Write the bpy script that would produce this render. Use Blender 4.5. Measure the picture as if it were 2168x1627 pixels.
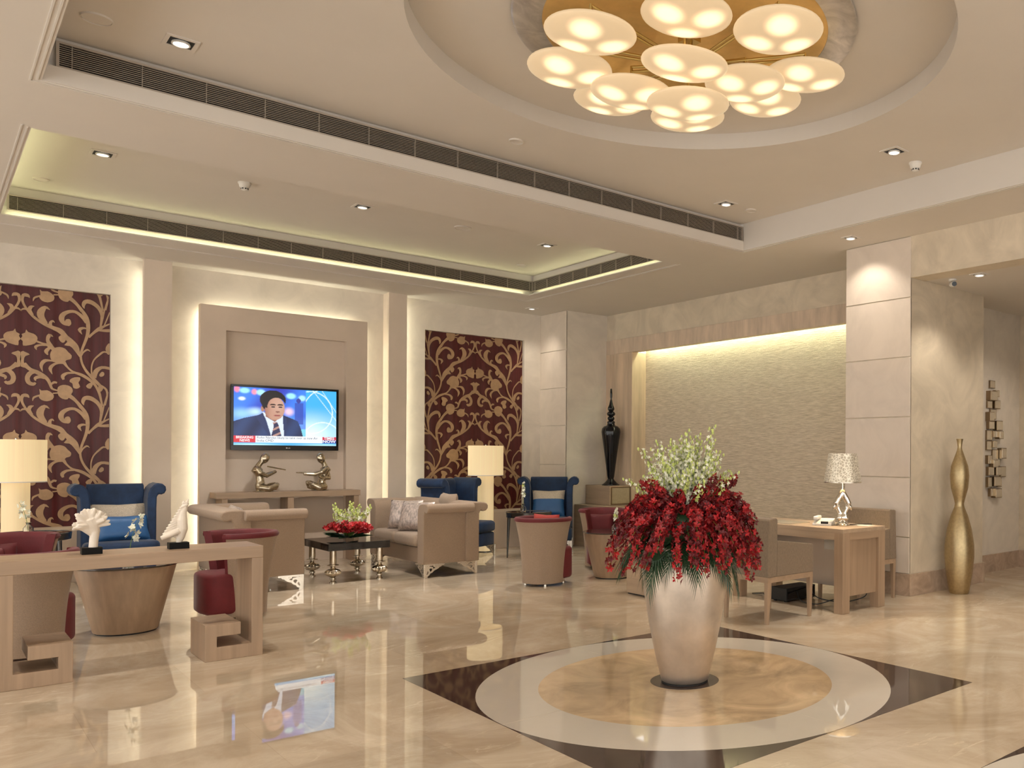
import bpy, bmesh, math, random
from math import sin, cos, pi, radians, sqrt, atan2, exp
from mathutils import Vector, Matrix

for o in list(bpy.data.objects):
    bpy.data.objects.remove(o)
scene = bpy.context.scene
COL = scene.collection

# ------------------------------------------------------------------ camera
CAM_H = 1.4
YAW, ROLL = 0.7900661, 0.0057168
cam_data = bpy.data.cameras.new('camera')
cam_data.sensor_fit = 'HORIZONTAL'
cam_data.sensor_width = 36.0
cam_data.lens = 36.0 * 1783.287 / 2168.0
cam_data.shift_x = -(1590.0 - 1084.0) / 2168.0
cam_data.shift_y = (964.444 - 813.5) / 2168.0
cam_data.clip_start = 0.05
cam_data.clip_end = 100
cam = bpy.data.objects.new('camera', cam_data)
COL.objects.link(cam)
_r = Vector((sin(YAW), -cos(YAW), 0)); _f = Vector((cos(YAW), sin(YAW), 0)); _u = Vector((0, 0, 1))
_cx = _r * cos(ROLL) + _u * sin(ROLL); _cy = _u * cos(ROLL) - _r * sin(ROLL); _cz = -_f
cam.matrix_world = Matrix(((_cx.x, _cy.x, _cz.x, 0), (_cx.y, _cy.y, _cz.y, 0), (_cx.z, _cy.z, _cz.z, CAM_H), (0, 0, 0, 1)))
scene.camera = cam

# ------------------------------------------------------------------ world, exposure, lamps of the room
world = bpy.data.worlds.new('world'); scene.world = world
world.use_nodes = True
_bg = world.node_tree.nodes['Background']
_bg.inputs[0].default_value = (1.0, 0.96, 0.90, 1)
_bg.inputs[1].default_value = 2.2
scene.view_settings.view_transform = 'Standard'
scene.view_settings.look = 'None'
scene.view_settings.exposure = 0.12
scene.view_settings.gamma = 1.0
scene.view_settings.use_curve_mapping = False
scene.cycles.use_denoising = True
scene.cycles.use_light_tree = False
scene.cycles.use_adaptive_sampling = True
scene.cycles.adaptive_threshold = 0.12
scene.cycles.adaptive_min_samples = 20
scene.cycles.max_bounces = 5
scene.cycles.diffuse_bounces = 3
scene.cycles.glossy_bounces = 3
scene.cycles.transmission_bounces = 5
scene.cycles.sample_clamp_indirect = 4.0
scene.cycles.caustics_reflective = False
scene.cycles.caustics_refractive = False

def area_light(name, loc, size, size_y, rot, energy, color, spread=180):
    d = bpy.data.lights.new(name, 'AREA'); d.shape = 'RECTANGLE'; d.size = size; d.size_y = size_y
    d.energy = energy; d.color = color; d.spread = radians(spread)
    o = bpy.data.objects.new(name, d); o.location = loc; o.rotation_euler = rot; COL.objects.link(o)
    return o
def spot_light(name, loc, target, energy, color, cone=70, blend=0.6, radius=0.05):
    d = bpy.data.lights.new(name, 'SPOT'); d.energy = energy; d.color = color
    d.spot_size = radians(cone); d.spot_blend = 1.0 if cone == 80 else blend; d.shadow_soft_size = radius
    o = bpy.data.objects.new(name, d); o.location = loc
    o.rotation_euler = (Vector(target) - Vector(loc)).to_track_quat('-Z', 'Y').to_euler(); COL.objects.link(o)
    return o
WARM = (1.0, 0.88, 0.74); COOL = (1.0, 0.94, 0.87); LEDC = (1.0, 0.95, 0.72)
# LED strips hidden behind the pilasters and the television panel
area_light('led_strip_fabric_a', (1.868, 11.80, 1.85), 3.3, 0.03, (0, radians(90), 0), 5, LEDC)
area_light('led_strip_fabric_b', (4.792, 11.80, 1.85), 3.3, 0.03, (0, radians(-90), 0), 8, LEDC)
area_light('led_strip_panel_a', (2.46, 11.84, 1.6), 3.0, 0.03, (0, radians(90), 0), 8, LEDC)
area_light('led_strip_panel_b', (4.232, 11.84, 1.6), 3.0, 0.03, (0, radians(-90), 0), 7, LEDC)
area_light('led_strip_panel_c', (3.346, 11.84, 3.08), 1.7, 0.03, (radians(180), 0, 0), 5, LEDC)
# LED strips lying in the cove of the lounge ceiling
area_light('led_cove_a', (3.3, 10.567, 3.617), 5.4, 0.03, (radians(180), 0, 0), 4.5, (0.98, 0.98, 0.55))
area_light('led_cove_b', (6.12, 9.0, 3.617), 0.03, 2.9, (radians(180), 0, 0), 2.6, (0.98, 0.98, 0.55))
area_light('led_cove_c', (0.47, 9.0, 3.617), 0.03, 2.9, (radians(180), 0, 0), 4.5, (0.98, 0.98, 0.55))
# LED strip above the ribbed panel
area_light('led_strip_ribbed', (7.975, 8.07, 3.1), 0.05, 4.7, (0, 0, 0), 24, (0.92, 0.98, 0.62))
# recessed downlights, then unseen spots added as fill: position, target, energy, cone
for loc, tgt, e, cone in [
    ((1.13, 6.08, 3.87), (1.13, 6.2, 0), 70, 75), ((5.68, 6.10, 3.87), (5.5, 6.0, 0), 70, 75),
    ((5.66, 4.07, 3.87), (5.4, 4.2, 0), 70, 75), ((1.10, 8.86, 3.88), (1.2, 8.9, 0), 80, 85),
    ((3.2, 8.86, 3.88), (3.35, 9.9, 0), 110, 85), ((5.35, 8.88, 3.88), (5.3, 9.0, 0), 80, 85),
    ((6.67, 5.33, 3.57), (7.06, 5.36, 2.3), 24, 105), ((6.585, 11.36, 3.57), (6.95, 11.7, 2.4), 30, 80),
    ((7.375, 4.3, 3.17), (7.4, 4.4, 0), 50, 110),
    ((1.1, 2.0, 3.87), (1.1, 2.0, 0), 70, 80), ((5.68, 2.0, 3.87), (5.68, 2.0, 0), 70, 80),  # no fittings here: out-of-view spots added for general fill
    ((3.4, 0.5, 3.87), (3.4, 0.5, 0), 70, 80), ((9.0, 3.6, 3.17), (9.0, 4.6, 0.5), 58, 110)]:  # also added without fittings, the last one to brighten the corridor
    spot_light('downlight_and_fill_beam', loc, tgt, e * (2.5 if e >= 60 else 1.0), COOL if cone == 85 else WARM, cone)

# ------------------------------------------------------------------ mesh helper
class MB:
    def __init__(s): s.v = []; s.f = []; s.m = []
    def add(s, vs, fs, mi=0):
        b = len(s.v); s.v += [tuple(p) for p in vs]; s.f += [tuple(i + b for i in f) for f in fs]; s.m += [mi] * len(fs)
        return s
    def box(s, x0, x1, y0, y1, z0, z1, mi=0):
        return s.add([(x0, y0, z0), (x1, y0, z0), (x1, y1, z0), (x0, y1, z0), (x0, y0, z1), (x1, y0, z1), (x1, y1, z1), (x0, y1, z1)],
                     [(0, 3, 2, 1), (4, 5, 6, 7), (0, 1, 5, 4), (1, 2, 6, 5), (2, 3, 7, 6), (3, 0, 4, 7)], mi)
    def prism(s, poly, a0, a1, axis='z', mi=0):
        n = len(poly)
        mp = {'z': lambda p, a: (p[0], p[1], a), 'y': lambda p, a: (p[0], a, p[1]), 'x': lambda p, a: (a, p[0], p[1])}[axis]
        vs = [mp(p, a0) for p in poly] + [mp(p, a1) for p in poly]
        fs = [tuple(range(n))[::-1], tuple(range(n, 2 * n))] + [(i, (i + 1) % n, n + (i + 1) % n, n + i) for i in range(n)]
        return s.add(vs, fs, mi)
    def lathe(s, prof, n=24, c=(0, 0, 0), mi=0, sx=1.0, sy=1.0, ribs=0, ribamp=0.0, cap=True):
        if prof[0] == prof[-1]: cap = False
        vs = []
        for r, z in prof:
            for k in range(n):
                a = 2 * pi * k / n
                rr = r * (1 + (ribamp * cos(ribs * a) if ribs else 0))
                vs.append((c[0] + rr * cos(a) * sx, c[1] + rr * sin(a) * sy, c[2] + z))
        fs = []
        for j in range(len(prof) - 1):
            for k in range(n):
                fs.append((j * n + k, j * n + (k + 1) % n, (j + 1) * n + (k + 1) % n, (j + 1) * n + k))
        if cap and prof[0][0] > 1e-5: fs.append(tuple(range(n))[::-1])
        if cap and prof[-1][0] > 1e-5: fs.append(tuple((len(prof) - 1) * n + k for k in range(n)))
        return s.add(vs, fs, mi)
    def tube(s, pts, rad, n=8, mi=0, flat=1.0):
        P = [Vector(p) for p in pts]; R = rad if isinstance(rad, (list, tuple)) else [rad] * len(P)
        vs = []; prev = None
        for i, p in enumerate(P):
            d = (P[min(i + 1, len(P) - 1)] - P[max(i - 1, 0)])
            d = d.normalized() if d.length > 1e-9 else Vector((0, 0, 1))
            if prev is None:
                a = Vector((0, 0, 1)) if abs(d.z) < 0.9 else Vector((1, 0, 0))
                u = d.cross(a).normalized()
            else:
                u = prev - d * prev.dot(d)
                u = u.normalized() if u.length > 1e-6 else d.orthogonal().normalized()
            prev = u; w = d.cross(u)
            for k in range(n):
                t = 2 * pi * k / n
                vs.append(p + u * (R[i] * cos(t)) + w * (R[i] * flat * sin(t)))
        fs = [(i * n + k, i * n + (k + 1) % n, (i + 1) * n + (k + 1) % n, (i + 1) * n + k) for i in range(len(P) - 1) for k in range(n)]
        fs += [tuple(range(n))[::-1], tuple((len(P) - 1) * n + k for k in range(n))]
        return s.add(vs, fs, mi)
    def ell(s, c, r, nu=16, nv=10, mi=0, rot=None):
        R = rot if rot is not None else Matrix.Identity(3); c = Vector(c)
        vs = [c + R @ Vector((0, 0, -r[2]))]
        for j in range(1, nv):
            ph = -pi / 2 + pi * j / nv
            for k in range(nu):
                a = 2 * pi * k / nu
                vs.append(c + R @ Vector((r[0] * cos(ph) * cos(a), r[1] * cos(ph) * sin(a), r[2] * sin(ph))))
        vs.append(c + R @ Vector((0, 0, r[2]))); T = len(vs) - 1
        fs = [(0, 1 + (k + 1) % nu, 1 + k) for k in range(nu)]
        for j in range(nv - 2):
            for k in range(nu):
                a = 1 + j * nu
                fs.append((a + k, a + (k + 1) % nu, a + nu + (k + 1) % nu, a + nu + k))
        a = 1 + (nv - 2) * nu
        fs += [(a + k, a + (k + 1) % nu, T) for k in range(nu)]
        return s.add(vs, fs, mi)
    def ribbon(s, pts, conv, t0, t1, mi=0):
        """tapered stroke (a, b, halfwidth) swept into a plate between depths t0 and t1; conv(a, b, t) -> xyz"""
        n = len(pts); L = []; Rr = []
        for i in range(n):
            a = pts[max(i - 1, 0)]; b = pts[min(i + 1, n - 1)]
            dx, dy = b[0] - a[0], b[1] - a[1]; l = sqrt(dx * dx + dy * dy) or 1e-9
            nx, ny = -dy / l, dx / l; x, y, w = pts[i]
            L.append((x + nx * w, y + ny * w)); Rr.append((x - nx * w, y - ny * w))
        vs = [conv(x, y, t) for t in (t0, t1) for (x, y) in L + Rr]
        N = 2 * n; fs = []
        for i in range(n - 1):
            fs.append((i, i + 1, n + i + 1, n + i))
            if t0 != t1: fs.append((N + n + i, N + n + i + 1, N + i + 1, N + i))
            if t0 != t1:
                fs.append((i, N + i, N + i + 1, i + 1)); fs.append((n + i, n + i + 1, N + n + i + 1, N + n + i))
        if t0 != t1:
            fs.append((0, n, N + n, N)); fs.append((n - 1, N + n - 1, N + 2 * n - 1, 2 * n - 1))
        return s.add(vs, fs, mi)
    def build(s, name, mat, parent=None, smooth=None, bevel=None, seg=2, sub=0, remesh=None, loc=None, rot=None, wsmooth=0):
        me = bpy.data.meshes.new(name); me.from_pydata(s.v, [], s.f)
        mats = mat if isinstance(mat, (list, tuple)) else [mat]
        for m in mats: me.materials.append(m)
        if len(mats) > 1: me.polygons.foreach_set('material_index', s.m)
        if remesh or smooth is None:
            bm = bmesh.new(); bm.from_mesh(me); bmesh.ops.recalc_face_normals(bm, faces=bm.faces); bm.to_mesh(me); bm.free()
        elif smooth:
            bm = bmesh.new(); bm.from_mesh(me); bmesh.ops.recalc_face_normals(bm, faces=bm.faces); bm.to_mesh(me); bm.free()
        if smooth:
            me.polygons.foreach_set('use_smooth', [True] * len(me.polygons))
            if smooth < 179: me.set_sharp_from_angle(angle=radians(smooth))
        me.update()
        o = bpy.data.objects.new(name, me); COL.objects.link(o)
        if parent is not None: o.parent = parent
        if loc is not None: o.location = loc
        if rot is not None: o.rotation_euler = rot
        if remesh:
            md = o.modifiers.new('r', 'REMESH'); md.mode = 'VOXEL'; md.voxel_size = remesh; md.use_smooth_shade = True
            if wsmooth:
                sm = o.modifiers.new('s', 'SMOOTH'); sm.factor = 0.5; sm.iterations = wsmooth
        if bevel:
            b = o.modifiers.new('b', 'BEVEL'); b.width = bevel; b.segments = seg; b.limit_method = 'ANGLE'; b.angle_limit = radians(40)
            if seg > 2: me.polygons.foreach_set('use_smooth', [True] * len(me.polygons)); b.harden_normals = False
        if sub:
            d = o.modifiers.new('s', 'SUBSURF'); d.levels = sub; d.render_levels = sub
        return o

def thing(name, label, cat, loc=(0, 0, 0), rz=0.0, group=None):
    o = bpy.data.objects.new(name, None); o.empty_display_size = 0.1; COL.objects.link(o)
    o.location = loc; o.rotation_euler = (0, 0, rz); o['label'] = label; o['category'] = cat
    if group: o['group'] = group
    return o
def tag(o, label, cat, group=None):
    o['label'] = label; o['category'] = cat
    if group: o['group'] = group
    return o
def struct(o): o['kind'] = 'structure'; return o
def share(src, parent, loc=(0, 0, 0), rot=(0, 0, 0), scale=None, name=None):
    c = src.copy(); COL.objects.link(c); c.parent = parent; c.location = loc; c.rotation_euler = rot
    if scale: c.scale = scale
    if name: c.name = name
    return c
def dup(root, loc, rz, label, group=None):
    r = root.copy(); COL.objects.link(r); r.location = loc; r.rotation_euler = (0, 0, rz); r['label'] = label
    if group: r['group'] = group
    for ch in list(root.children):
        c = ch.copy(); COL.objects.link(c); c.parent = r
        for g in list(ch.children):
            d = g.copy(); COL.objects.link(d); d.parent = c
    return r
def facing(fx, fy): return atan2(fy, fx) + pi / 2      # things are modelled facing -Y

# ------------------------------------------------------------------ materials
def M(name, col, rough=0.5, metal=0.0, var=0.0, scale=4.0, stretch=(1, 1, 1), bump=0.0, bscale=60.0, bstretch=None, sheen=0.0,
      spec=0.5, coat=0.0, emit=None, es=0.0, trans=0.0, detail=4.0, distort=0.0, sss=0.0):
    m = bpy.data.materials.new(name); m.use_nodes = True; nt = m.node_tree; N = nt.nodes; L = nt.links
    b = N['Principled BSDF']
    b.inputs['Base Color'].default_value = (*col, 1); b.inputs['Roughness'].default_value = rough; b.inputs['Metallic'].default_value = metal
    b.inputs['Specular IOR Level'].default_value = spec; b.inputs['Sheen Weight'].default_value = sheen
    b.inputs['Sheen Roughness'].default_value = 0.4
    b.inputs['Coat Weight'].default_value = coat; b.inputs['Coat Roughness'].default_value = 0.04; b.inputs['Transmission Weight'].default_value = trans
    if emit: b.inputs['Emission Color'].default_value = (*emit, 1); b.inputs['Emission Strength'].default_value = es
    tc = N.new('ShaderNodeTexCoord')
    if var > 0:
        mp = N.new('ShaderNodeMapping'); mp.inputs['Scale'].default_value = stretch; L.new(tc.outputs['Object'], mp.inputs[0])
        no = N.new('ShaderNodeTexNoise'); no.inputs['Scale'].default_value = scale; no.inputs['Detail'].default_value = detail
        no.inputs['Distortion'].default_value = distort; no.inputs['Roughness'].default_value = 0.6
        L.new(mp.outputs[0], no.inputs['Vector'])
        mr = N.new('ShaderNodeMapRange'); mr.inputs['From Min'].default_value = 0.3; mr.inputs['From Max'].default_value = 0.7
        L.new(no.outputs['Fac'], mr.inputs['Value'])
        mx = N.new('ShaderNodeMix'); mx.data_type = 'RGBA'
        mx.inputs['A'].default_value = (*[c * (1 - var) for c in col], 1); mx.inputs['B'].default_value = (*[min(1, c * (1 + var)) for c in col], 1)
        L.new(mr.outputs['Result'], mx.inputs['Factor']); L.new(mx.outputs['Result'], b.inputs['Base Color'])
    if bump > 0:
        mp2 = N.new('ShaderNodeMapping'); mp2.inputs['Scale'].default_value = bstretch or stretch; L.new(tc.outputs['Object'], mp2.inputs[0])
        n2 = N.new('ShaderNodeTexNoise'); n2.inputs['Scale'].default_value = bscale; n2.inputs['Detail'].default_value = 3; L.new(mp2.outputs[0], n2.inputs['Vector'])
        bu = N.new('ShaderNodeBump'); bu.inputs['Strength'].default_value = bump; bu.inputs['Distance'].default_value = 0.01
        L.new(n2.outputs['Fac'], bu.inputs['Height']); L.new(bu.outputs[0], b.inputs['Normal'])
    return m
def emission(name, col, st):
    m = bpy.data.materials.new(name); m.use_nodes = True; nt = m.node_tree; nt.nodes.clear()
    e = nt.nodes.new('ShaderNodeEmission'); e.inputs[0].default_value = (*col, 1); e.inputs[1].default_value = st
    o = nt.nodes.new('ShaderNodeOutputMaterial'); nt.links.new(e.outputs[0], o.inputs[0]); m.cycles.emission_sampling = 'NONE'; return m

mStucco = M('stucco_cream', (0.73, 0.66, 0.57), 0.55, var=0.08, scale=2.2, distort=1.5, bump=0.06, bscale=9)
mStuccoSand = M('stucco_sand', (0.66, 0.57, 0.44), 0.42, var=0.12, scale=2.0, distort=1.8, bump=0.05, bscale=7)  # sand-toned stucco, darker and yellower than the cream
mCeil = M('ceiling_paint', (0.69, 0.64, 0.58), 0.75, var=0.02, scale=1.5)
mPilaster = M('pilaster_plaster', (0.72, 0.61, 0.50), 0.6, var=0.05, scale=2.0, bump=0.04, bscale=12)
mPanelPaint = M('panel_taupe', (0.67, 0.555, 0.45), 0.6, var=0.05, scale=2.0, bump=0.04, bscale=12)
mStonePanel = M('stone_panel', (0.70, 0.61, 0.52), 0.45, var=0.06, scale=2.4, distort=1.2)
mTravertine = M('travertine', (0.60, 0.46, 0.33), 0.4, var=0.22, scale=7, stretch=(1, 1, 0.12), detail=8, bump=0.1, bscale=30, bstretch=(1, 1, 0.1))
mTravertineH = M('travertine_header', (0.64, 0.51, 0.39), 0.4, var=0.18, scale=9, stretch=(1, 1, 0.2), detail=8)
mBase = M('brown_marble', (0.46, 0.34, 0.25), 0.18, var=0.22, scale=4, distort=2.5, detail=8)
mWood = M('oak_vertical', (0.38, 0.265, 0.175), 0.38, var=0.16, scale=16, stretch=(1, 1, 0.05), detail=6, distort=0.3)
mWoodX = M('oak_lengthwise', (0.38, 0.265, 0.175), 0.38, var=0.15, scale=16, stretch=(0.05, 1, 1), detail=6, distort=0.3)
mWoodY = M('oak_crosswise', (0.46, 0.34, 0.235), 0.36, var=0.14, scale=16, stretch=(1, 0.05, 1), detail=6, distort=0.3)
mFabric = M('beige_upholstery', (0.33, 0.238, 0.168), 0.85, var=0.14, scale=160, bump=0.25, bscale=260, sheen=0.15)
mSeatFab = M('taupe_seat_fabric', (0.345, 0.258, 0.19), 0.8, var=0.08, scale=60, bump=0.15, bscale=160, sheen=0.2)
mLinen = M('brown_linen', (0.235, 0.175, 0.12), 0.85, var=0.15, scale=140, stretch=(1, 1, 0.3), bump=0.25, bscale=220, sheen=0.1)
mMaroon = M('maroon_velvet', (0.125, 0.008, 0.012), 0.7, var=0.15, scale=8, sheen=0.12, bump=0.08, bscale=180)
mBlue = M('blue_velvet', (0.008, 0.028, 0.080), 0.75, var=0.35, scale=9, detail=6, sheen=0.16, bump=0.08, bscale=150)
mBlueSatin = M('blue_satin', (0.028, 0.11, 0.28), 0.35, var=0.08, scale=10, sheen=0.1, bump=0.05, bscale=80)
mBoucle = M('beige_boucle', (0.60, 0.51, 0.40), 0.9, var=0.25, scale=120, bump=0.9, bscale=110)
mSilverVelvet = M('silver_crushed_velvet', (0.52, 0.44, 0.40), 0.35, metal=0.35, var=0.45, scale=45, stretch=(1, 1, 0.5), detail=8, bump=0.5, bscale=60)
mSilver = M('silver_plate', (0.86, 0.81, 0.72), 0.22, metal=0.85, var=0.05, scale=8)
mPewter = M('antique_silver', (0.62, 0.54, 0.42), 0.25, metal=1.0, var=0.18, scale=20)
mBronze = M('aged_bronze', (0.50, 0.43, 0.32), 0.22, metal=1.0, var=0.35, scale=30)
mBlackGlass = M('black_glass', (0.008, 0.006, 0.006), 0.04, spec=0.6)
mBrownGlass = M('smoked_glass_top', (0.035, 0.022, 0.015), 0.05, spec=0.6)
mBlack = M('black_lacquer', (0.005, 0.005, 0.007), 0.1, spec=0.4)
mBlackBlock = M('black_stone_block', (0.006, 0.006, 0.006), 0.5, spec=0.12)
mBlackMatt = M('black_matt', (0.01, 0.01, 0.01), 0.6)
mDarkMetal = M('dark_nickel', (0.13, 0.13, 0.13), 0.22, metal=0.9)
mWhitePorcelain = M('white_porcelain', (0.80, 0.72, 0.62), 0.35, var=0.05, scale=12)
mVase = M('champagne_leaf', (0.66, 0.575, 0.49), 0.34, metal=0.8, var=0.14, scale=6, detail=8, bump=0.03, bscale=25)
mGoldVase = M('gold_leaf', (0.48, 0.375, 0.21), 0.36, metal=0.9, var=0.12, scale=40, bump=0.15, bscale=160)
mGoldLeaf = M('gold_leaf_dome', (0.80, 0.53, 0.20), 0.34, metal=0.75, var=0.12, scale=5, bump=0.05, bscale=20)
mSilverLeaf = M('silver_leaf_ring', (0.66, 0.62, 0.58), 0.28, metal=0.8, var=0.25, scale=4, distort=2)
mBrass = M('brushed_brass', (0.50, 0.36, 0.13), 0.28, metal=1.0)
mMirror = M('mirror', (0.80, 0.76, 0.68), 0.05, metal=1.0)
mMirrorEdge = M('bronze_edge', (0.28, 0.20, 0.12), 0.3, metal=0.9)
mGlass = M('clear_glass', (0.95, 0.97, 0.96), 0.02, trans=1.0)
mWhite = M('white_plastic', (0.78, 0.75, 0.70), 0.4)
mPaper = M('paper', (0.70, 0.66, 0.58), 0.7)
mSteelPanel = M('satin_panel', (0.52, 0.44, 0.37), 0.2, metal=0.3)
mGrille = M('grille_aluminium', (0.42, 0.36, 0.30), 0.5, metal=0.1)
mDark = M('dark_void', (0.012, 0.009, 0.008), 0.9)
mSatinMaroon = M('maroon_satin', (0.078, 0.007, 0.008), 0.42, var=0.25, scale=30, stretch=(1, 1, 0.03), sheen=0.0, bump=0.12, bscale=14, bstretch=(1.5, 1, 0.12))
mSatinGold = M('gold_brocade', (0.44, 0.28, 0.16), 0.38, metal=0.25, var=0.12, scale=14, bump=0.1, bscale=200)
mRed = M('red_orchid', (0.30, 0.005, 0.009), 0.45, var=0.5, scale=30, sheen=0.1)
mRedBright = M('coral_red_orchid', (0.50, 0.014, 0.02), 0.45, var=0.3, scale=30)
mDarkRed = M('crimson_orchid', (0.12, 0.003, 0.007), 0.5, var=0.3, scale=30)
mWhiteFl = M('white_orchid', (0.86, 0.86, 0.70), 0.5, var=0.08, scale=30)
mGreenBud = M('green_bud', (0.58, 0.66, 0.20), 0.5, var=0.25, scale=30)
mStem = M('green_stem', (0.14, 0.24, 0.04), 0.5)
mPalm = M('palm_green', (0.018, 0.055, 0.02), 0.4, var=0.3, scale=10)
mCable = M('black_cable', (0.01, 0.01, 0.012), 0.45)
mPanelRib = None

def floor_material():
    m = bpy.data.materials.new('beige_marble'); m.use_nodes = True; nt = m.node_tree; N = nt.nodes; L = nt.links; b = N['Principled BSDF']
    tc = N.new('ShaderNodeTexCoord')
    def noise(sc, st, det, dis, rot=0.0, ro=0.6):
        mp = N.new('ShaderNodeMapping'); mp.inputs['Scale'].default_value = st; mp.inputs['Rotation'].default_value = (0, 0, rot); L.new(tc.outputs['Object'], mp.inputs[0])
        n = N.new('ShaderNodeTexNoise'); n.inputs['Scale'].default_value = sc; n.inputs['Detail'].default_value = det; n.inputs['Distortion'].default_value = dis
        n.inputs['Roughness'].default_value = ro; L.new(mp.outputs[0], n.inputs['Vector']); return n
    n1 = noise(0.9, (1, 1, 1), 9, 1.6, 0.4, 0.68)
    cr = N.new('ShaderNodeValToRGB'); L.new(n1.outputs['Fac'], cr.inputs[0])
    e = cr.color_ramp.elements
    e[0].position = 0.3; e[0].color = (0.45, 0.345, 0.235, 1); e[1].position = 0.70; e[1].color = (0.74, 0.645, 0.51, 1)
    k = e.new(0.5); k.color = (0.58, 0.47, 0.345, 1)
    # veins: thin bands where a stretched noise crosses its middle value
    n2 = noise(2.6, (0.35, 1.3, 1), 6, 1.2, -0.35)
    s1 = N.new('ShaderNodeMath'); s1.operation = 'SUBTRACT'; s1.inputs[1].default_value = 0.56; L.new(n2.outputs['Fac'], s1.inputs[0])
    ab = N.new('ShaderNodeMath'); ab.operation = 'ABSOLUTE'; L.new(s1.outputs[0], ab.inputs[0])
    mr = N.new('ShaderNodeMapRange'); mr.inputs['From Min'].default_value = 0.0; mr.inputs['From Max'].default_value = 0.014; mr.inputs['To Min'].default_value = 0.8; mr.inputs['To Max'].default_value = 0.0
    L.new(ab.outputs[0], mr.inputs['Value'])
    n3 = noise(1.3, (1, 1, 1), 3, 0.5); m3 = N.new('ShaderNodeMapRange'); m3.inputs['From Min'].default_value = 0.45; m3.inputs['From Max'].default_value = 0.62; L.new(n3.outputs['Fac'], m3.inputs['Value'])
    mu = N.new('ShaderNodeMath'); mu.operation = 'MULTIPLY'; L.new(mr.outputs[0], mu.inputs[0]); L.new(m3.outputs[0], mu.inputs[1])
    mx = N.new('ShaderNodeMix'); mx.data_type = 'RGBA'; L.new(mu.outputs[0], mx.inputs['Factor']); L.new(cr.outputs[0], mx.inputs['A']); mx.inputs['B'].default_value = (0.78, 0.66, 0.50, 1)
    # slabs differ a little from one to the next
    br = N.new('ShaderNodeTexBrick'); br.inputs['Scale'].default_value = 1.0; br.inputs['Brick Width'].default_value = 1.2; br.inputs['Row Height'].default_value = 0.82
    br.inputs['Mortar Size'].default_value = 0.0012; br.inputs['Color1'].default_value = (0.92, 0.92, 0.92, 1); br.inputs['Color2'].default_value = (1.06, 1.05, 1.04, 1); br.inputs['Mortar'].default_value = (0.86, 0.84, 0.82, 1)
    L.new(tc.outputs['Object'], br.inputs['Vector'])
    m2 = N.new('ShaderNodeMix'); m2.data_type = 'RGBA'; m2.blend_type = 'MULTIPLY'; m2.inputs['Factor'].default_value = 1.0
    L.new(mx.outputs['Result'], m2.inputs['A']); L.new(br.outputs['Color'], m2.inputs['B']); L.new(m2.outputs['Result'], b.inputs['Base Color'])
    b.inputs['Roughness'].default_value = 0.015; b.inputs['Specular IOR Level'].default_value = 1.0
    return m
mFloor = floor_material()
mInlayDark = M('dark_emperador', (0.055, 0.034, 0.028), 0.05, var=0.35, scale=6, detail=8, distort=1.5, spec=0.7)
mInlayRing = M('ivory_marble', (0.66, 0.60, 0.51), 0.03, var=0.04, scale=2, spec=0.9)
mInlayCore = M('honey_marble', (0.66, 0.48, 0.29), 0.03, var=0.32, scale=2.0, detail=9, distort=1.6, spec=0.7)

def ribbed_material():
    m = bpy.data.materials.new('ribbed_wallcovering'); m.use_nodes = True; nt = m.node_tree; N = nt.nodes; L = nt.links; b = N['Principled BSDF']
    tc = N.new('ShaderNodeTexCoord')
    mp = N.new('ShaderNodeMapping'); mp.inputs['Scale'].default_value = (1, 3.2, 95); L.new(tc.outputs['Object'], mp.inputs[0])
    n = N.new('ShaderNodeTexNoise'); n.inputs['Scale'].default_value = 2.4; n.inputs['Detail'].default_value = 5; n.inputs['Roughness'].default_value = 0.65; L.new(mp.outputs[0], n.inputs['Vector'])
    cr = N.new('ShaderNodeValToRGB'); L.new(n.outputs['Fac'], cr.inputs[0]); e = cr.color_ramp.elements
    e[0].position = 0.32; e[0].color = (0.42, 0.33, 0.24, 1); e[1].position = 0.62; e[1].color = (0.78, 0.67, 0.54, 1)
    L.new(cr.outputs[0], b.inputs['Base Color']); b.inputs['Roughness'].default_value = 0.45
    bu = N.new('ShaderNodeBump'); bu.inputs['Strength'].default_value = 0.55; bu.inputs['Distance'].default_value = 0.012; L.new(n.outputs['Fac'], bu.inputs['Height']); L.new(bu.outputs[0], b.inputs['Normal'])
    return m
mPanelRib = ribbed_material()

def shade_material(name, col, st, lo=0.75):
    """lit lamp fabric: fine vertical threads, glow varied at random thread by thread"""
    m = bpy.data.materials.new(name); m.use_nodes = True; nt = m.node_tree; N = nt.nodes; L = nt.links; b = N['Principled BSDF']
    b.inputs['Base Color'].default_value = (0.6, 0.5, 0.34, 1); b.inputs['Roughness'].default_value = 0.8
    tc = N.new('ShaderNodeTexCoord'); mp = N.new('ShaderNodeMapping'); mp.inputs['Scale'].default_value = (60, 60, 0.6); L.new(tc.outputs['Object'], mp.inputs[0])
    n = N.new('ShaderNodeTexNoise'); n.inputs['Scale'].default_value = 1.0; n.inputs['Detail'].default_value = 2; L.new(mp.outputs[0], n.inputs['Vector'])
    mr = N.new('ShaderNodeMapRange'); mr.inputs['To Min'].default_value = st * lo; mr.inputs['To Max'].default_value = st * 1.15; L.new(n.outputs['Fac'], mr.inputs['Value'])
    b.inputs['Emission Color'].default_value = (*col, 1); L.new(mr.outputs[0], b.inputs['Emission Strength'])
    return m
mShade = shade_material('lit_silk_shade', (1.0, 0.74, 0.38), 0.52)
mColumn = shade_material('lit_lamp_column', (1.0, 0.72, 0.36), 0.42)

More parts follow.
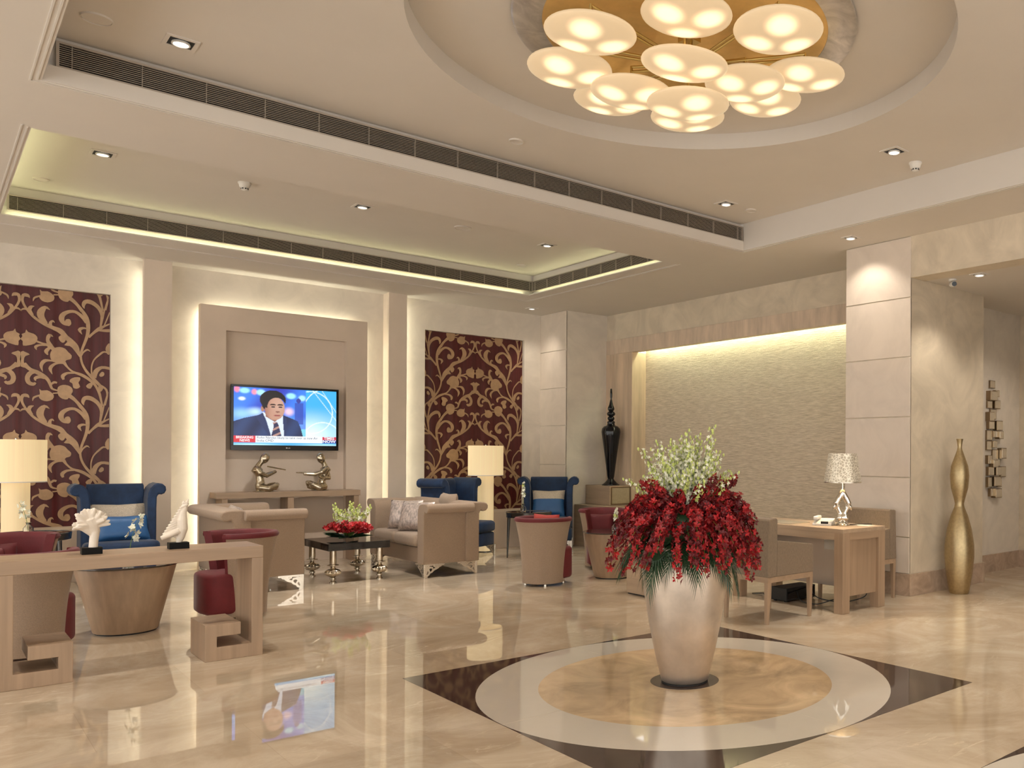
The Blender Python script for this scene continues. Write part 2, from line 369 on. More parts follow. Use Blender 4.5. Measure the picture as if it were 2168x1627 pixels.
def globe_material():
    m = bpy.data.materials.new('lit_opal_glass'); m.use_nodes = True; nt = m.node_tree; N = nt.nodes; L = nt.links; b = N['Principled BSDF']
    b.inputs['Base Color'].default_value = (0.45, 0.34, 0.22, 1); b.inputs['Roughness'].default_value = 0.3
    tc = N.new('ShaderNodeTexCoord'); last = None
    for p in ((0.13, 0.03, -0.04), (-0.085, 0.10, -0.04), (-0.04, -0.125, -0.04)):      # three bulbs behind the opal glass
        d = N.new('ShaderNodeVectorMath'); d.operation = 'DISTANCE'; d.inputs[1].default_value = p; L.new(tc.outputs['Object'], d.inputs[0])
        mr = N.new('ShaderNodeMapRange'); mr.interpolation_type = 'SMOOTHERSTEP'; mr.inputs['From Min'].default_value = 0.03; mr.inputs['From Max'].default_value = 0.12
        mr.inputs['To Min'].default_value = 1.1; mr.inputs['To Max'].default_value = 0.0; L.new(d.outputs['Value'], mr.inputs['Value'])
        if last is None: last = mr.outputs[0]
        else:
            a = N.new('ShaderNodeMath'); a.operation = 'ADD'; L.new(last, a.inputs[0]); L.new(mr.outputs[0], a.inputs[1]); last = a.outputs[0]
    a = N.new('ShaderNodeMath'); a.operation = 'ADD'; L.new(last, a.inputs[0]); a.inputs[1].default_value = 0.44
    b.inputs['Emission Color'].default_value = (1.0, 0.73, 0.42, 1); L.new(a.outputs[0], b.inputs['Emission Strength'])
    return m
mGlobe = globe_material()
mLampOn = emission('lit_reflector', (1.0, 0.97, 0.92), 2.6)
# ================================================================== STRUCTURE
CX0, CY0 = 3.39, 3.985
floor = struct(MB().box(-4, 12.6, -4, 12.6, -0.1, 0).build('floor', mFloor))
def inlay(cx, cy):
    R, Ri = 1.2475, 0.895; z0, z1 = -0.002, 0.0012
    for sx, sy in ((1, 1), (-1, 1), (-1, -1), (1, -1)):
        a0 = 0.0
        pts = [(cx + sx * 1.25, cy + sy * 1.25), (cx + sx * 1.25, cy)]
        pts += [(cx + sx * R * cos(t), cy + sy * R * sin(t)) for t in [radians(0.0 + 90 * i / 24) for i in range(25)]]
        pts += [(cx, cy + sy * 1.25)]
        o = MB().prism(pts, z0, z1).build('dark_inlay', mInlayDark, floor)
    for q in range(4):
        a = [radians(90 * q + 0.12 + (89.76) * i / 24) for i in range(25)]
        pts = [(cx + R * cos(t), cy + R * sin(t)) for t in a] + [(cx + Ri * cos(t), cy + Ri * sin(t)) for t in reversed(a)]
        MB().prism(pts, z0, z1).build('ring_segment', mInlayRing, floor)
    MB().prism([(cx + Ri * cos(2 * pi * i / 96), cy + Ri * sin(2 * pi * i / 96)) for i in range(96)], z0, z1).build('round_inlay', mInlayCore, floor)
inlay(CX0 + 0.01, CY0)
inlay(CX0 + 0.01, CY0 - 3.28)
MB().prism([(CX0 + 0.212 * cos(2 * pi * i / 48), CY0 + 0.01 + 0.212 * sin(2 * pi * i / 48)) for i in range(48)], 0.0, 0.0022).build('dark_disc', mInlayDark, floor)

# ---- ceilings
ZS, ZT, ZL = 3.6, 3.89, 3.905       # soffit, hall tray, lounge tray
c = MB()
T1 = (0.518, 6.31, -4.0, 6.50); T2 = (0.545, 6.03, 7.53, 10.48)
c.box(-4, T1[0], -4, 6.50, ZS, 4.2); c.box(T1[1], 8.2, -4, 6.50, ZS, 4.2)
c.box(-4, 8.2, 6.55, 7.42, ZS, 4.2)
c.box(-4, 8.2, 6.50, 6.55, ZS, 3.70)
c.box(-4, 0.43, 7.42, 10.60, ZS, 4.2); c.box(6.16, 8.2, 7.42, 10.60, ZS, 4.2)
c.box(-4, 8.2, 10.60, 12.2, ZS, 4.2)
struct(c.build('ceiling', mCeil))
c = MB()                              # projecting lips of the lounge cove
c.box(0.43, T2[0], 7.42, 10.60, ZS, ZS + 0.012); c.box(T2[1], 6.16, 7.42, 10.60, ZS, ZS + 0.012)
c.box(T2[0], T2[1], 10.48, 10.60, ZS, ZS + 0.012); c.box(T2[0], T2[1], 7.42, 7.53, ZS, ZS + 0.012)
struct(c.build('trim_1', mCeil))
def frame_trim(name, x0, x1, y0, y1, w, drop, sides='nsew'):
    f = MB()
    for k in range(2):
        o = 0.016 + 0.030 * k; a = 0.009
        if 'n' in sides: f.box(x0 - o, x1 + o, y1 + o, y1 + o + a, ZS - drop, ZS + 0.002)
        if 'e' in sides: f.box(x1 + o, x1 + o + a, y0 - o, y1 + o + a, ZS - drop, ZS + 0.002)
        if 'w' in sides: f.box(x0 - o - a, x0 - o, y0 - o, y1 + o + a, ZS - drop, ZS + 0.002)
    return struct(f.build(name, mCeil))
frame_trim('trim_2', T1[0], T1[1], T1[2], T1[3], 0.02, 0.005)
frame_trim('trim_3', T2[0], 6.20, T2[2], 10.84, 0.02, 0.005)
struct(MB().box(0.43, 6.16, 7.42, 10.60, ZL, ZL + 0.1).build('ceiling_lounge', mCeil))
# hall tray with its round recess
RR = 1.63
me = MB(); nseg = 96
rect = (T1[0], T1[1], T1[2], 6.55)
inner = [(CX0 + RR * cos(2 * pi * i / nseg), CY0 + 0.015 + RR * sin(2 * pi * i / nseg)) for i in range(nseg)]
outer = []
for i in range(nseg):
    a = 2 * pi * i / nseg; dx, dy = cos(a), sin(a); ts = []
    if dx > 1e-6: ts.append((rect[1] - CX0) / dx)
    if dx < -1e-6: ts.append((rect[0] - CX0) / dx)
    if dy > 1e-6: ts.append((rect[3] - CY0) / dy)
    if dy < -1e-6: ts.append((rect[2] - CY0) / dy)
    t = min(ts); outer.append((CX0 + dx * t, CY0 + dy * t))
vs = [(x, y, ZT) for x, y in inner] + [(x, y, ZT) for x, y in outer] + [(x, y, ZT + 0.125) for x, y in inner]
fs = [(i, nseg + i, nseg + (i + 1) % nseg, (i + 1) % nseg) for i in range(nseg)] + [(i, (i + 1) % nseg, 2 * nseg + (i + 1) % nseg, 2 * nseg + i) for i in range(nseg)]
me.add(vs, fs)
for cxr, cyr in ((rect[0], rect[2]), (rect[1], rect[2]), (rect[0], rect[3]), (rect[1], rect[3])):   # corner fillers
    sxs = 1 if cxr > CX0 else -1; sys_ = 1 if cyr > CY0 else -1
    best = [p for p in outer if (p[0] - CX0) * sxs > 0 and (p[1] - CY0) * sys_ > 0]
    pa = max(best, key=lambda p: (abs(p[0] - cxr) < 1e-4) * 10 - abs(p[1] - cyr)); pb = max(best, key=lambda p: (abs(p[1] - cyr) < 1e-4) * 10 - abs(p[0] - cxr))
    me.add([(pa[0], pa[1], ZT), (cxr, cyr, ZT), (pb[0], pb[1], ZT)], [(0, 1, 2)])
hall_ceiling = struct(me.build('ceiling_hall', mCeil))
m2 = MB()
m2.prism([(CX0 + (RR + 0.03) * cos(2 * pi * i / nseg), CY0 + 0.015 + (RR + 0.03) * sin(2 * pi * i / nseg)) for i in range(nseg)], ZT + 0.125, ZT + 0.2)
struct(m2.build('ceiling_recess', mCeil))
md = struct(MB().lathe([(0.87, 0.0), (1.03, 0.0), (1.045, 0.008), (1.045, 0.02), (0.86, 0.02), (0.87, 0.0)], 96, (CX0 - 0.02, CY0, ZT + 0.095)).build('ceiling_medallion', mSilverLeaf, smooth=35))
MB().lathe([(0.86, 0.012), (0.875, 0.0), (0.86, -0.006), (0.8, 0.008), (0.5, 0.016), (0.0, 0.02)], 96, (CX0 - 0.02, CY0, ZT + 0.1), cap=False).build('gold_dome', mGoldLeaf, md, smooth=60)

# ---- back wall with two fabric bays
YB = 11.88
F1 = (0.02, 1.556); F2 = (5.175, 6.757); FZ = (0.42, 3.178)
w = MB()
w.box(-4, 7.06, 11.96, 12.2, 0, ZS)
for x0, x1 in ((-4, F1[0]), (F1[1], F2[0]), (F2[1], 7.06)): w.box(x0, x1, YB, 11.96, 0, ZS)
for x0, x1 in (F1, F2): w.box(x0, x1, YB, 11.96, FZ[1], ZS); w.box(x0, x1, YB, 11.96, 0, FZ[0])
wall_back = struct(w.build('wall_back', mStucco))
# pilasters floating clear of the wall
p = MB().box(1.828, 2.097, 11.66, 11.74, 0, ZS).box(1.90, 2.09, 11.74, 11.88, 0, ZS)
struct(p.build('trim_4', mPilaster))
p = MB().box(4.577, 4.823, 11.66, 11.74, 0, ZS).box(4.585, 4.75, 11.74, 11.88, 0, ZS)
struct(p.build('trim_5', mPilaster))
# television panel with niche
PX0, PX1, PZ = 2.386, 4.307, 3.165; NX0, NX1, NZ = 2.653, 4.04, 2.875
p = MB(); p.box(PX0, NX0, 11.70, 11.80, 0, PZ); p.box(NX1, PX1, 11.70, 11.80, 0, PZ); p.box(NX0, NX1, 11.70, 11.80, NZ, PZ)
p.box(NX0, NX1, 11.79, 11.80, 0, NZ); p.box(PX0 + 0.13, PX1 - 0.13, 11.80, 11.88, 0, PZ - 0.13)
struct(p.build('wall_panel_television', mPanelPaint))
# low ledges under the fabric
struct(MB().box(-2.0, 1.828, 11.50, 11.95, 0, 0.57).build('trim_6', mPanelPaint, bevel=0.004))
struct(MB().box(4.83, 7.05, 11.50, 11.95, 0, 0.55).build('trim_7', mPanelPaint, bevel=0.004))
# fabric hangings
VINE_PERIOD = 1.079
VINE_STROKES = [[(396,3095,15),(457,3051,17),(512,2979,18),(558,2897,20),(572,2811,21),(569,2723,18),(548,2633,15),(521,2543,13),(508,2463,12),(522,2377,12),(557,2301,14),(599,2243,17),(648,2184,19),(691,2134,15)],[(554,2836,12),(520,2902,20),(458,2951,17),(397,2943,20),(350,2903,26),(340,2854,27),(360,2813,20),(390,2801,15)],[(73,3055,2),(53,3078,20),(21,3076,18),(11,3034,14),(22,2985,12),(54,2922,12),(99,2860,14),(151,2815,15),(211,2779,21),(270,2752,23),(330,2724,30),(377,2668,24),(418,2620,32),(459,2564,34),(487,2496,19),(502,2450,6)],[(-7,2904,2),(22,2930,11),(51,2926,8)],[(112,2970,2),(83,2958,18),(72,2924,18),(99,2872,11)],[(241,2945,2),(203,2968,20),(167,2919,35),(168,2859,33),(210,2792,19)],[(281,2809,2),(266,2827,11),(247,2809,15),(244,2774,19)],[(518,2707,2),(496,2755,18),(527,2778,14),(558,2775,8)],[(591,2522,2),(566,2540,11),(532,2509,8),(515,2468,6)],[(576,2680,14),(624,2738,14),(673,2787,21),(716,2819,12),(767,2851,8)],[(666,2769,12),(716,2770,17),(767,2775,20)],[(680,2788,8),(701,2914,11),(722,3023,7),(753,3152,6)],[(716,2828,6),(740,2901,7),(765,2984,6)],[(680,2806,8),(694,2931,15),(672,3008,20),(630,3056,24),(581,3080,27),(543,3071,23),(529,3030,17),(538,2996,3)],[(697,2958,8),(693,3064,8),(675,3164,8)],[(130,2592,12),(179,2573,11),(225,2558,17),(278,2516,23)],[(132,2497,2),(123,2530,15),(156,2552,11),(212,2555,8)],[(269,2655,2),(239,2669,20),(223,2618,17),(244,2560,23),(278,2512,18)],[(226,2452,5),(211,2489,21),(238,2530,15)],[(183,2265,2),(170,2332,17),(196,2383,20),(239,2393,11),(285,2384,8)],[(264,2243,2),(246,2304,18),(275,2350,15),(318,2371,12),(362,2373,12)],[(362,2382,20),(392,2332,11),(440,2284,12),(516,2254,18),(585,2206,17),(641,2140,14),(677,2045,12),(702,1917,11)],[(361,2191,11),(353,2230,20),(393,2265,14),(454,2270,9)],[(25,2341,26),(76,2286,20),(134,2257,24),(187,2222,23),(226,2182,18),(246,2132,15),(263,2086,12),(310,2067,9)],[(138,2261,14),(86,2249,24),(57,2196,23),(67,2142,23),(103,2125,21),(125,2142,11)],[(125,2163,5),(122,2191,17),(161,2208,18),(200,2193,11)],[(304,2151,11),(279,2156,14),(250,2128,9)],[(100,1943,2),(111,1981,11),(158,2008,9)],[(270,2035,8),(317,2042,8)],[(418,2022,14),(462,1972,15),(517,1883,18)],[(606,2252,9),(604,2349,8),(626,2430,8),(675,2494,11),(717,2530,11),(768,2511,5)],[(627,2227,23),(644,2303,26),(697,2351,18),(769,2344,18)],[(698,2141,11),(737,2101,12),(746,2031,9),(727,1923,8)]]
VINE_BLOBS = [[(424,2829),(414,2859),(394,2865),(373,2850),(369,2814),(384,2790),(407,2788),(422,2807)],[(317,2658),(351,2685),(379,2647),(366,2605),(344,2598),(321,2626)],[(364,2572),(422,2634),(463,2581),(487,2523),(495,2458),(453,2524),(412,2566)],[(45,2710),(61,2685),(107,2670),(136,2639),(136,2601),(114,2563),(69,2543),(19,2534),(17,2581),(-1,2604),(14,2635),(7,2657),(36,2675)],[(278,2531),(324,2548),(371,2534),(400,2497),(429,2463),(421,2423),(385,2409),(365,2380),(325,2372),(285,2377),(252,2405),(244,2458),(257,2503)],[(420,2200),(454,2222),(502,2225),(502,2192),(489,2165),(504,2121),(475,2097),(444,2108),(437,2153),(412,2171)],[(556,2134),(585,2167),(620,2169),(599,2109),(572,2109)],[(2,2466),(43,2465),(75,2443),(40,2423),(28,2388),(31,2346),(57,2310),(2,2308)],[(313,2106),(353,2132),(400,2129),(434,2101),(439,2058),(414,2013),(394,1975),(354,1978),(320,2008),(308,2059)],[(155,2077),(174,2060),(220,2066),(253,2047),(278,2014),(268,1969),(221,1945),(175,1957),(151,1990),(161,2025)],[(768,2629),(742,2608),(728,2562),(742,2510),(768,2508)],[(672,2265),(697,2303),(718,2291),(715,2260),(687,2244)],[(666,2141),(698,2152),(713,2126),(691,2076),(668,2097)]]

def fabric(x0, x1, label):
    o = thing('fabric_hanging', label, 'fabric panel', ((x0 + x1) / 2, 11.945, 0), 0, 'brocade wall hangings')
    hw = (x1 - x0) / 2; m = MB(); n = 48
    vs = []
    for j in range(2):
        z = FZ[0] + 0.002 if j == 0 else FZ[1] - 0.002
        for i in range(n + 1):
            u = -hw + 2 * hw * i / n
            vs.append((u, 0.004 * sin(u * 23) + 0.003 * sin(u * 61 + 1), z))
    m.add(vs, [(i, i + 1, n + 2 + i, n + 1 + i) for i in range(n)])
    m.build('cloth', mSatinMaroon, o, smooth=180)
    g = MB(); k = hw / 0.768
    for per in (1, 0, -1, -2):
        for sgn in (1, -1):
            lay = [0]
            def conv(a, b, t):
                return (max(-hw + 0.002, min(hw - 0.002, sgn * a * 0.001 * k)), -0.010 - 5e-5 * lay[0], max(FZ[0] + 0.004, min(FZ[1] - 0.004, b * 0.001 + per * VINE_PERIOD)))
            for st in VINE_STROKES:
                lay[0] += 1
                zz = [q[1] * 0.001 + per * VINE_PERIOD for q in st]
                if min(zz) > FZ[1] or max(zz) < FZ[0]: continue
                # smooth the traced stroke
                P = [st[0]]
                for a in range(len(st) - 1):
                    p0 = st[max(a - 1, 0)]; p1 = st[a]; p2 = st[a + 1]; p3 = st[min(a + 2, len(st) - 1)]
                    for q in (0.34, 0.67, 1.0):
                        P.append(tuple(0.5 * ((2 * p1[c_]) + (-p0[c_] + p2[c_]) * q + (2 * p0[c_] - 5 * p1[c_] + 4 * p2[c_] - p3[c_]) * q * q + (-p0[c_] + 3 * p1[c_] - 3 * p2[c_] + p3[c_]) * q ** 3) for c_ in range(3)))
                g.ribbon([(a, b, max(w_ * 0.88, 2.0)) for a, b, w_ in P], conv, 0, 0)
            for bl in VINE_BLOBS:
                lay[0] += 1
                zz = [q[1] * 0.001 + per * VINE_PERIOD for q in bl]
                if min(zz) > FZ[1] or max(zz) < FZ[0]: continue
                n_ = len(bl); P = []
                for a in range(n_):
                    p0 = bl[a - 1]; p1 = bl[a]; p2 = bl[(a + 1) % n_]; p3 = bl[(a + 2) % n_]
                    for q in (0.0, 0.5):
                        P.append(tuple(0.5 * ((2 * p1[c_]) + (-p0[c_] + p2[c_]) * q + (2 * p0[c_] - 5 * p1[c_] + 4 * p2[c_] - p3[c_]) * q * q + (-p0[c_] + 3 * p1[c_] - 3 * p2[c_] + p3[c_]) * q ** 3) for c_ in range(2)))
                g.add([conv(a, b, 0) for a, b in P], [tuple(range(len(P)))])
    pat = g.build('brocade_vine', mSatinGold, o, smooth=False); pat['kind'] = 'stuff'
    return o
fabric(*F1, 'maroon silk hanging with gold vine brocade behind the lamp cut by the picture edge')
fabric(*F2, 'maroon silk hanging with gold vine brocade behind the right blue armchairs')

# ---- right wall: two grooved piers, recess with ribbed panel, corridor opening
XP = 7.055
def stone_panels(wall, y0, y1, zs):
    for a, b in zip(zs[:-1], zs[1:]):
        MB().box(XP - 0.012, XP + 0.01, y0, y1, a + 0.005, b - 0.005).build('stone_panel', mStonePanel, wall, bevel=0.003)
wr = struct(MB().box(XP, 8.2, 11.14, 12.2, 0, ZS).build('wall_right_far', mStucco))
stone_panels(wr, 11.14, 11.88, [0.22, 0.62, 1.235, 1.84, 2.42, 3.0, 3.6])
wp = struct(MB().box(XP, 8.46, 4.86, 5.68, 0, ZS).build('wall_right_pier', mStuccoSand))
stone_panels(wp, 4.86, 5.68, [0.22, 0.585, 1.185, 1.795, 2.395, 2.99, 3.6])
struct(MB().box(7.8, 8.2, 5.68, 11.14, 3.2, ZS).build('wall_right', mStuccoSand))
struct(MB().box(7.785, 7.90, 5.68, 11.14, 2.975, 3.2).build('trim_8', mTravertineH, bevel=0.004))
struct(MB().box(7.785, 8.08, 10.46, 11.14, 0, 2.975).build('trim_9', mTravertine, bevel=0.004))
struct(MB().box(8.05, 8.2, 5.68, 10.46, 0, 3.2).build('wall_right_ribbed', mPanelRib))
struct(MB().box(XP, 7.3, -4, 4.86, 3.185, ZS).build('wall_right_lintel', mStuccoSand))
struct(MB().box(XP, 7.3, -4, 1.6, 0, 3.185).build('wall_right_near', mStuccoSand))
struct(MB().box(7.3, 10.2, 0.8, 5.3, 3.19, 3.3).build('ceiling_corridor', mCeil))
struct(MB().box(8.46, 10.2, 5.23, 5.68, 0, 3.3).build('wall_corridor', mStucco))
struct(MB().box(10.0, 10.2, 0.8, 5.3, 0, 3.3).build('wall_corridor_end', mStuccoSand))
struct(MB().box(7.3, 10.2, 0.8, 1.0, 0, 3.3).build('wall_corridor_near', mStucco))
b = MB().box(XP - 0.02, XP, 4.86, 5.68, 0, 0.22).box(XP - 0.02, 8.46, 4.84, 4.86, 0, 0.22).box(8.46, 8.48, 4.84, 5.23, 0, 0.22)
struct(b.build('baseboard_pier', mBase, bevel=0.002))
struct(MB().box(8.48, 10.0, 5.21, 5.23, 0, 0.21).build('baseboard_corridor', mBase))
struct(MB().box(9.98, 10.0, 1.0, 5.21, 0, 0.21).build('baseboard_corridor_end', mBase))
struct(MB().box(XP - 0.02, XP, 11.14, 11.5, 0, 0.12).build('baseboard_far', mBase))

# ---- ceiling fittings
def grille(name, label, length, height, n, ndiv, loc, rz, div0=0.06):
    o = thing(name, label, 'air grille', loc, rz, 'long slotted air grilles in the ceiling trays')
    MB().box(0, length, 0.018, 0.03, 0, height).build('backing', mDark, o)
    f = MB().box(-0.015, length + 0.015, -0.006, 0.02, height, height + 0.012).box(-0.015, length + 0.015, -0.006, 0.02, -0.012, 0).box(-0.015, 0, -0.006, 0.02, 0, height).box(length, length + 0.015, -0.006, 0.02, 0, height)
    f.build('frame', mGrille, o)
    st = height / n; bl = None
    for k in range(n - 1):
        z = st * (k + 1)
        if bl is None: bl = MB().box(0, length, -0.004, 0.002, -st * 0.13, st * 0.13).build('blade', mGrille, o, loc=(0, 0, z))
        else: share(bl, o, (0, 0, z))
    dv = None
    for k in range(ndiv):
        x = div0 + (length - 2 * div0) * k / (ndiv - 1)
        if dv is None: dv = MB().box(-0.0014, 0.0014, -0.005, 0.016, 0, height).build('divider', mGrille, o, loc=(x, 0, 0))
        else: share(dv, o, (x, 0, 0))
grille('air_grille', 'very long dark slotted air grille facing the round ceiling recess', 5.70, 0.134, 11, 17, (0.598, 6.515, 3.713), 0)
grille('air_grille', 'long slotted air grille in lounge ceiling running parallel to the television wall', 5.54, 0.124, 10, 17, (0.61, 10.568, 3.686), 0)
grille('air_grille', 'shorter slotted air grille at the far end of the lounge ceiling tray', 3.0, 0.124, 10, 10, (6.128, 10.565, 3.686), radians(-90))
def downlight(loc, label, s=0.064, tilt=(0, 0)):
    o = thing('downlight', label, 'downlight', loc, 0, 'square recessed downlights')
    t = s + 0.022
    MB().box(-t, t, -t, -s, -0.004, 0.006).box(-t, t, s, t, -0.004, 0.006).box(-t, -s, -s, s, -0.004, 0.006).box(s, t, -s, s, -0.004, 0.006).build('frame', mCeil, o)
    MB().box(-s, s, -s, s, 0.0, 0.004).build('housing', mBlackMatt, o)
    MB().lathe([(0.048, -0.002), (0.05, -0.012), (0.042, -0.014), (0.04, -0.004)], 20, (tilt[0], tilt[1], 0)).build('bezel', mWhite, o, smooth=40)
    MB().lathe([(0.0, -0.006), (0.041, -0.006), (0.041, -0.001), (0.0, -0.001)], 20, (tilt[0], tilt[1], 0)).build('lamp', mLampOn, o)
downlight((1.13, 6.08, ZT - 0.004), 'square black downlight beside the near end of the long air grille')
downlight((5.676, 6.10, ZT - 0.004), 'square black downlight near the far end of the long hall air grille')
downlight((5.656, 4.07, ZT - 0.004), 'square black downlight next to the white smoke detector in the hall tray')
downlight((1.10, 8.864, ZL - 0.004), 'square downlight nearest the left end of the lounge ceiling tray')
downlight((3.206, 8.86, ZL - 0.004), 'square downlight in the middle of the lounge ceiling tray')
downlight((5.352, 8.89, ZL - 0.004), 'square downlight nearest the right end of the lounge ceiling tray')
downlight((6.672, 5.327, ZS - 0.004), 'small downlight in the lower ceiling lighting the grooved stone pier', 0.05)
downlight((6.585, 11.361, ZS - 0.004), 'small downlight in the lower ceiling above the far corner of the lounge', 0.05)
downlight((7.40, 4.30, 3.186), 'small downlight in the corridor ceiling beside the security camera', 0.05)
def speaker(loc, label, r=0.085):
    o = thing('ceiling_speaker', label, 'ceiling speaker', loc, 0, 'round flush ceiling speakers')
    MB().lathe([(0.0, -0.008), (r * 0.92, -0.008), (r * 0.93, -0.004), (0.0, -0.002)], 28).build('cover', mCeil, o, smooth=30)
    MB().lathe([(r * 0.94, -0.003), (r * 0.95, -0.012), (r, -0.011), (r * 1.02, 0.0), (r * 0.94, 0.0)], 28).build('rim', mCeil, o, smooth=30)
speaker((0.725, 6.087, ZT), 'round flush disc above the near end of the long hall grille', 0.075)
speaker((3.374, 6.076, ZT), 'small round flush disc between chandelier recess and long grille', 0.055)
speaker((6.006, 6.083, ZT), 'small round flush disc in the far corner of the hall tray', 0.055)
speaker((0.803, 10.1, ZL), 'round flush disc in the left corner of the lounge tray', 0.06)
speaker((4.288, 8.881, ZL), 'largest round flush disc in the lounge tray between two downlights', 0.09)
speaker((5.692, 10.09, ZL), 'round flush disc in the far right corner of the lounge tray', 0.06)
def detector(loc, label):
    o = thing('smoke_detector', label, 'smoke detector', loc, 0, 'white smoke detectors')
    MB().lathe([(0.055, 0.0), (0.055, -0.012), (0.048, -0.02), (0.044, -0.04), (0.036, -0.05), (0.0, -0.05)], 24).build('body', mWhite, o, smooth=40)
    MB().lathe([(0.030, -0.05), (0.030, -0.066), (0.022, -0.072), (0.0, -0.074)], 20).build('chamber', mWhite, o, smooth=40)
    v = MB()
    for k in range(8):
        a = 2 * pi * k / 8; v.box(-0.006, 0.006, -0.002, 0.002, -0.0645, -0.0535)
        for i in range(8):
            x, y, z = v.v[-8 + i]; y -= 0.0295; v.v[-8 + i] = (x * cos(a) - y * sin(a), x * sin(a) + y * cos(a), z)
    q = v.build('vent', mBlackMatt, o); q['kind'] = 'stuff'
detector((6.009, 4.105, ZT), 'white smoke detector on the hall ceiling near the corridor')
detector((2.154, 8.873, ZL), 'white smoke detector on the lounge ceiling between two downlights')
o = thing('security_camera', 'small white security camera with black lens on the corridor ceiling', 'camera', (7.43, 4.62, 3.19))
MB().lathe([(0.04, 0.0), (0.04, -0.015), (0.03, -0.02), (0.0, -0.02)], 20).build('mount', mWhite, o, smooth=40)
MB().tube([(0.03, 0.03, -0.045), (-0.05, -0.05, -0.06)], 0.026, 16).build('body', mWhite, o, smooth=40)
MB().tube([(-0.049, -0.049, -0.0598), (-0.058, -0.058, -0.0615)], 0.024, 16).build('lens', mBlack, o, smooth=40)

# ---- chandelier
ch = thing('chandelier', 'brass chandelier of overlapping lit opal glass discs under a gold dome', 'chandelier', (CX0, CY0, 0))
rv = (sin(YAW), -cos(YAW)); fv = (cos(YAW), sin(YAW))
gl = [(0.03, -0.60, 3.80), (-0.50, -0.58, 3.705), (0.535, -0.53, 3.75), (0.0, -0.36, 3.64), (-0.71, -0.13, 3.715), (0.725, 0.13, 3.80),
      (-0.36, 0.02, 3.64), (0.345, 0.07, 3.72), (0.0, -0.07, 3.53), (-0.60, 0.66, 3.86), (0.48, 0.66, 3.865), (-0.05, 0.55, 3.70)]
random.seed(5)
first = None; hubz = 3.80
for i, (l, d, z) in enumerate(gl):
    x = l * rv[0] + d * fv[0]; y = l * rv[1] + d * fv[1]
    rot = (radians(random.uniform(-2, 2)), radians(random.uniform(-2, 2)), random.uniform(0, 6.28))
    if i == 3: rot = (radians(3), radians(-4), 1.0)
    if first is None:
        m = MB(); m.lathe([(0.0, -0.042), (0.06, -0.040), (0.12, -0.034), (0.18, -0.022), (0.228, -0.006), (0.249, 0.008), (0.252, 0.016), (0.248, 0.025), (0.22, 0.037), (0.17, 0.048), (0.1, 0.055), (0.0, 0.058)], 36)
        first = m.build('glass_disc', mGlobe, ch, smooth=180, loc=(x, y, z), rot=rot)
    else: share(first, ch, (x, y, z), rot)
    # arm: from hub to bracket above the disc, then down
    t = MB(); rr = sqrt(x * x + y * y) or 1; ux, uy = x / rr, y / rr
    top = min(z + 0.17, 3.95)
    t.tube([(ux * 0.04, uy * 0.04, hubz + 0.02), (x, y, top)], 0.008, 6)
    t.tube([(ux * 0.04, uy * 0.04, hubz), (x, y, top - 0.03)], 0.008, 6)
    t.tube([(x, y, top + 0.006), (x, y, z + 0.09)], 0.009, 6)
    t.build('arm', mBrass, ch, smooth=40)
MB().lathe([(0.0, -0.05), (0.05, -0.05), (0.062, -0.03), (0.062, 0.03), (0.045, 0.05), (0.02, 0.06), (0.02, 0.22), (0.0, 0.22)], 24, (0, 0, hubz)).build('hub', mBrass, ch, smooth=40)
MB().box(-0.05, 0.05, -0.05, 0.05, 3.955, 3.985).build('ceiling_plate', mBrass, ch)
# ================================================================== FURNITURE
def rounded(name, mat, parent, x0, x1, y0, y1, z0, z1, r=0.03, seg=4, **k):
    return MB().box(x0, x1, y0, y1, z0, z1).build(name, mat, parent, bevel=r, seg=seg, **k)

def cushion(name, label, mat, loc, w, h, d, rz, tilt, group=None, band=None, piping=None):
    o = thing(name, label, 'cushion', loc, rz, group)
    n = 14; vs = []
    def pt(i, j, s):
        u = -1 + 2 * i / n; v = -1 + 2 * j / n
        e = (1 - u ** 4) * (1 - v ** 4)
        k = 1 - 0.07 * (1 - abs(u)) * abs(v) ** 3; k2 = 1 - 0.07 * (1 - abs(v)) * abs(u) ** 3
        return (u * w / 2 * k2, s * d / 2 * max(e, 0) ** 0.55, h / 2 + v * h / 2 * k)
    def tl(p): return (p[0], p[1] * cos(tilt) + (p[2]) * sin(tilt), -p[1] * sin(tilt) + p[2] * cos(tilt))
    for nm, mt, a, b in ([('cover', mat, 0, n)] if not band else [('cover', mat, 0, 9), ('boucle_band', band, 9, n)]):
        m = MB()
        for s in (-1, 1):
            vs = [tl(pt(i, j, s)) for j in range(a, b + 1) for i in range(n + 1)]
            fs = [(jj * (n + 1) + i, jj * (n + 1) + i + 1, (jj + 1) * (n + 1) + i + 1, (jj + 1) * (n + 1) + i) for jj in range(b - a) for i in range(n)]
            m.add(vs, fs)
        q = m.build(nm, mt, o, smooth=180)
    return o

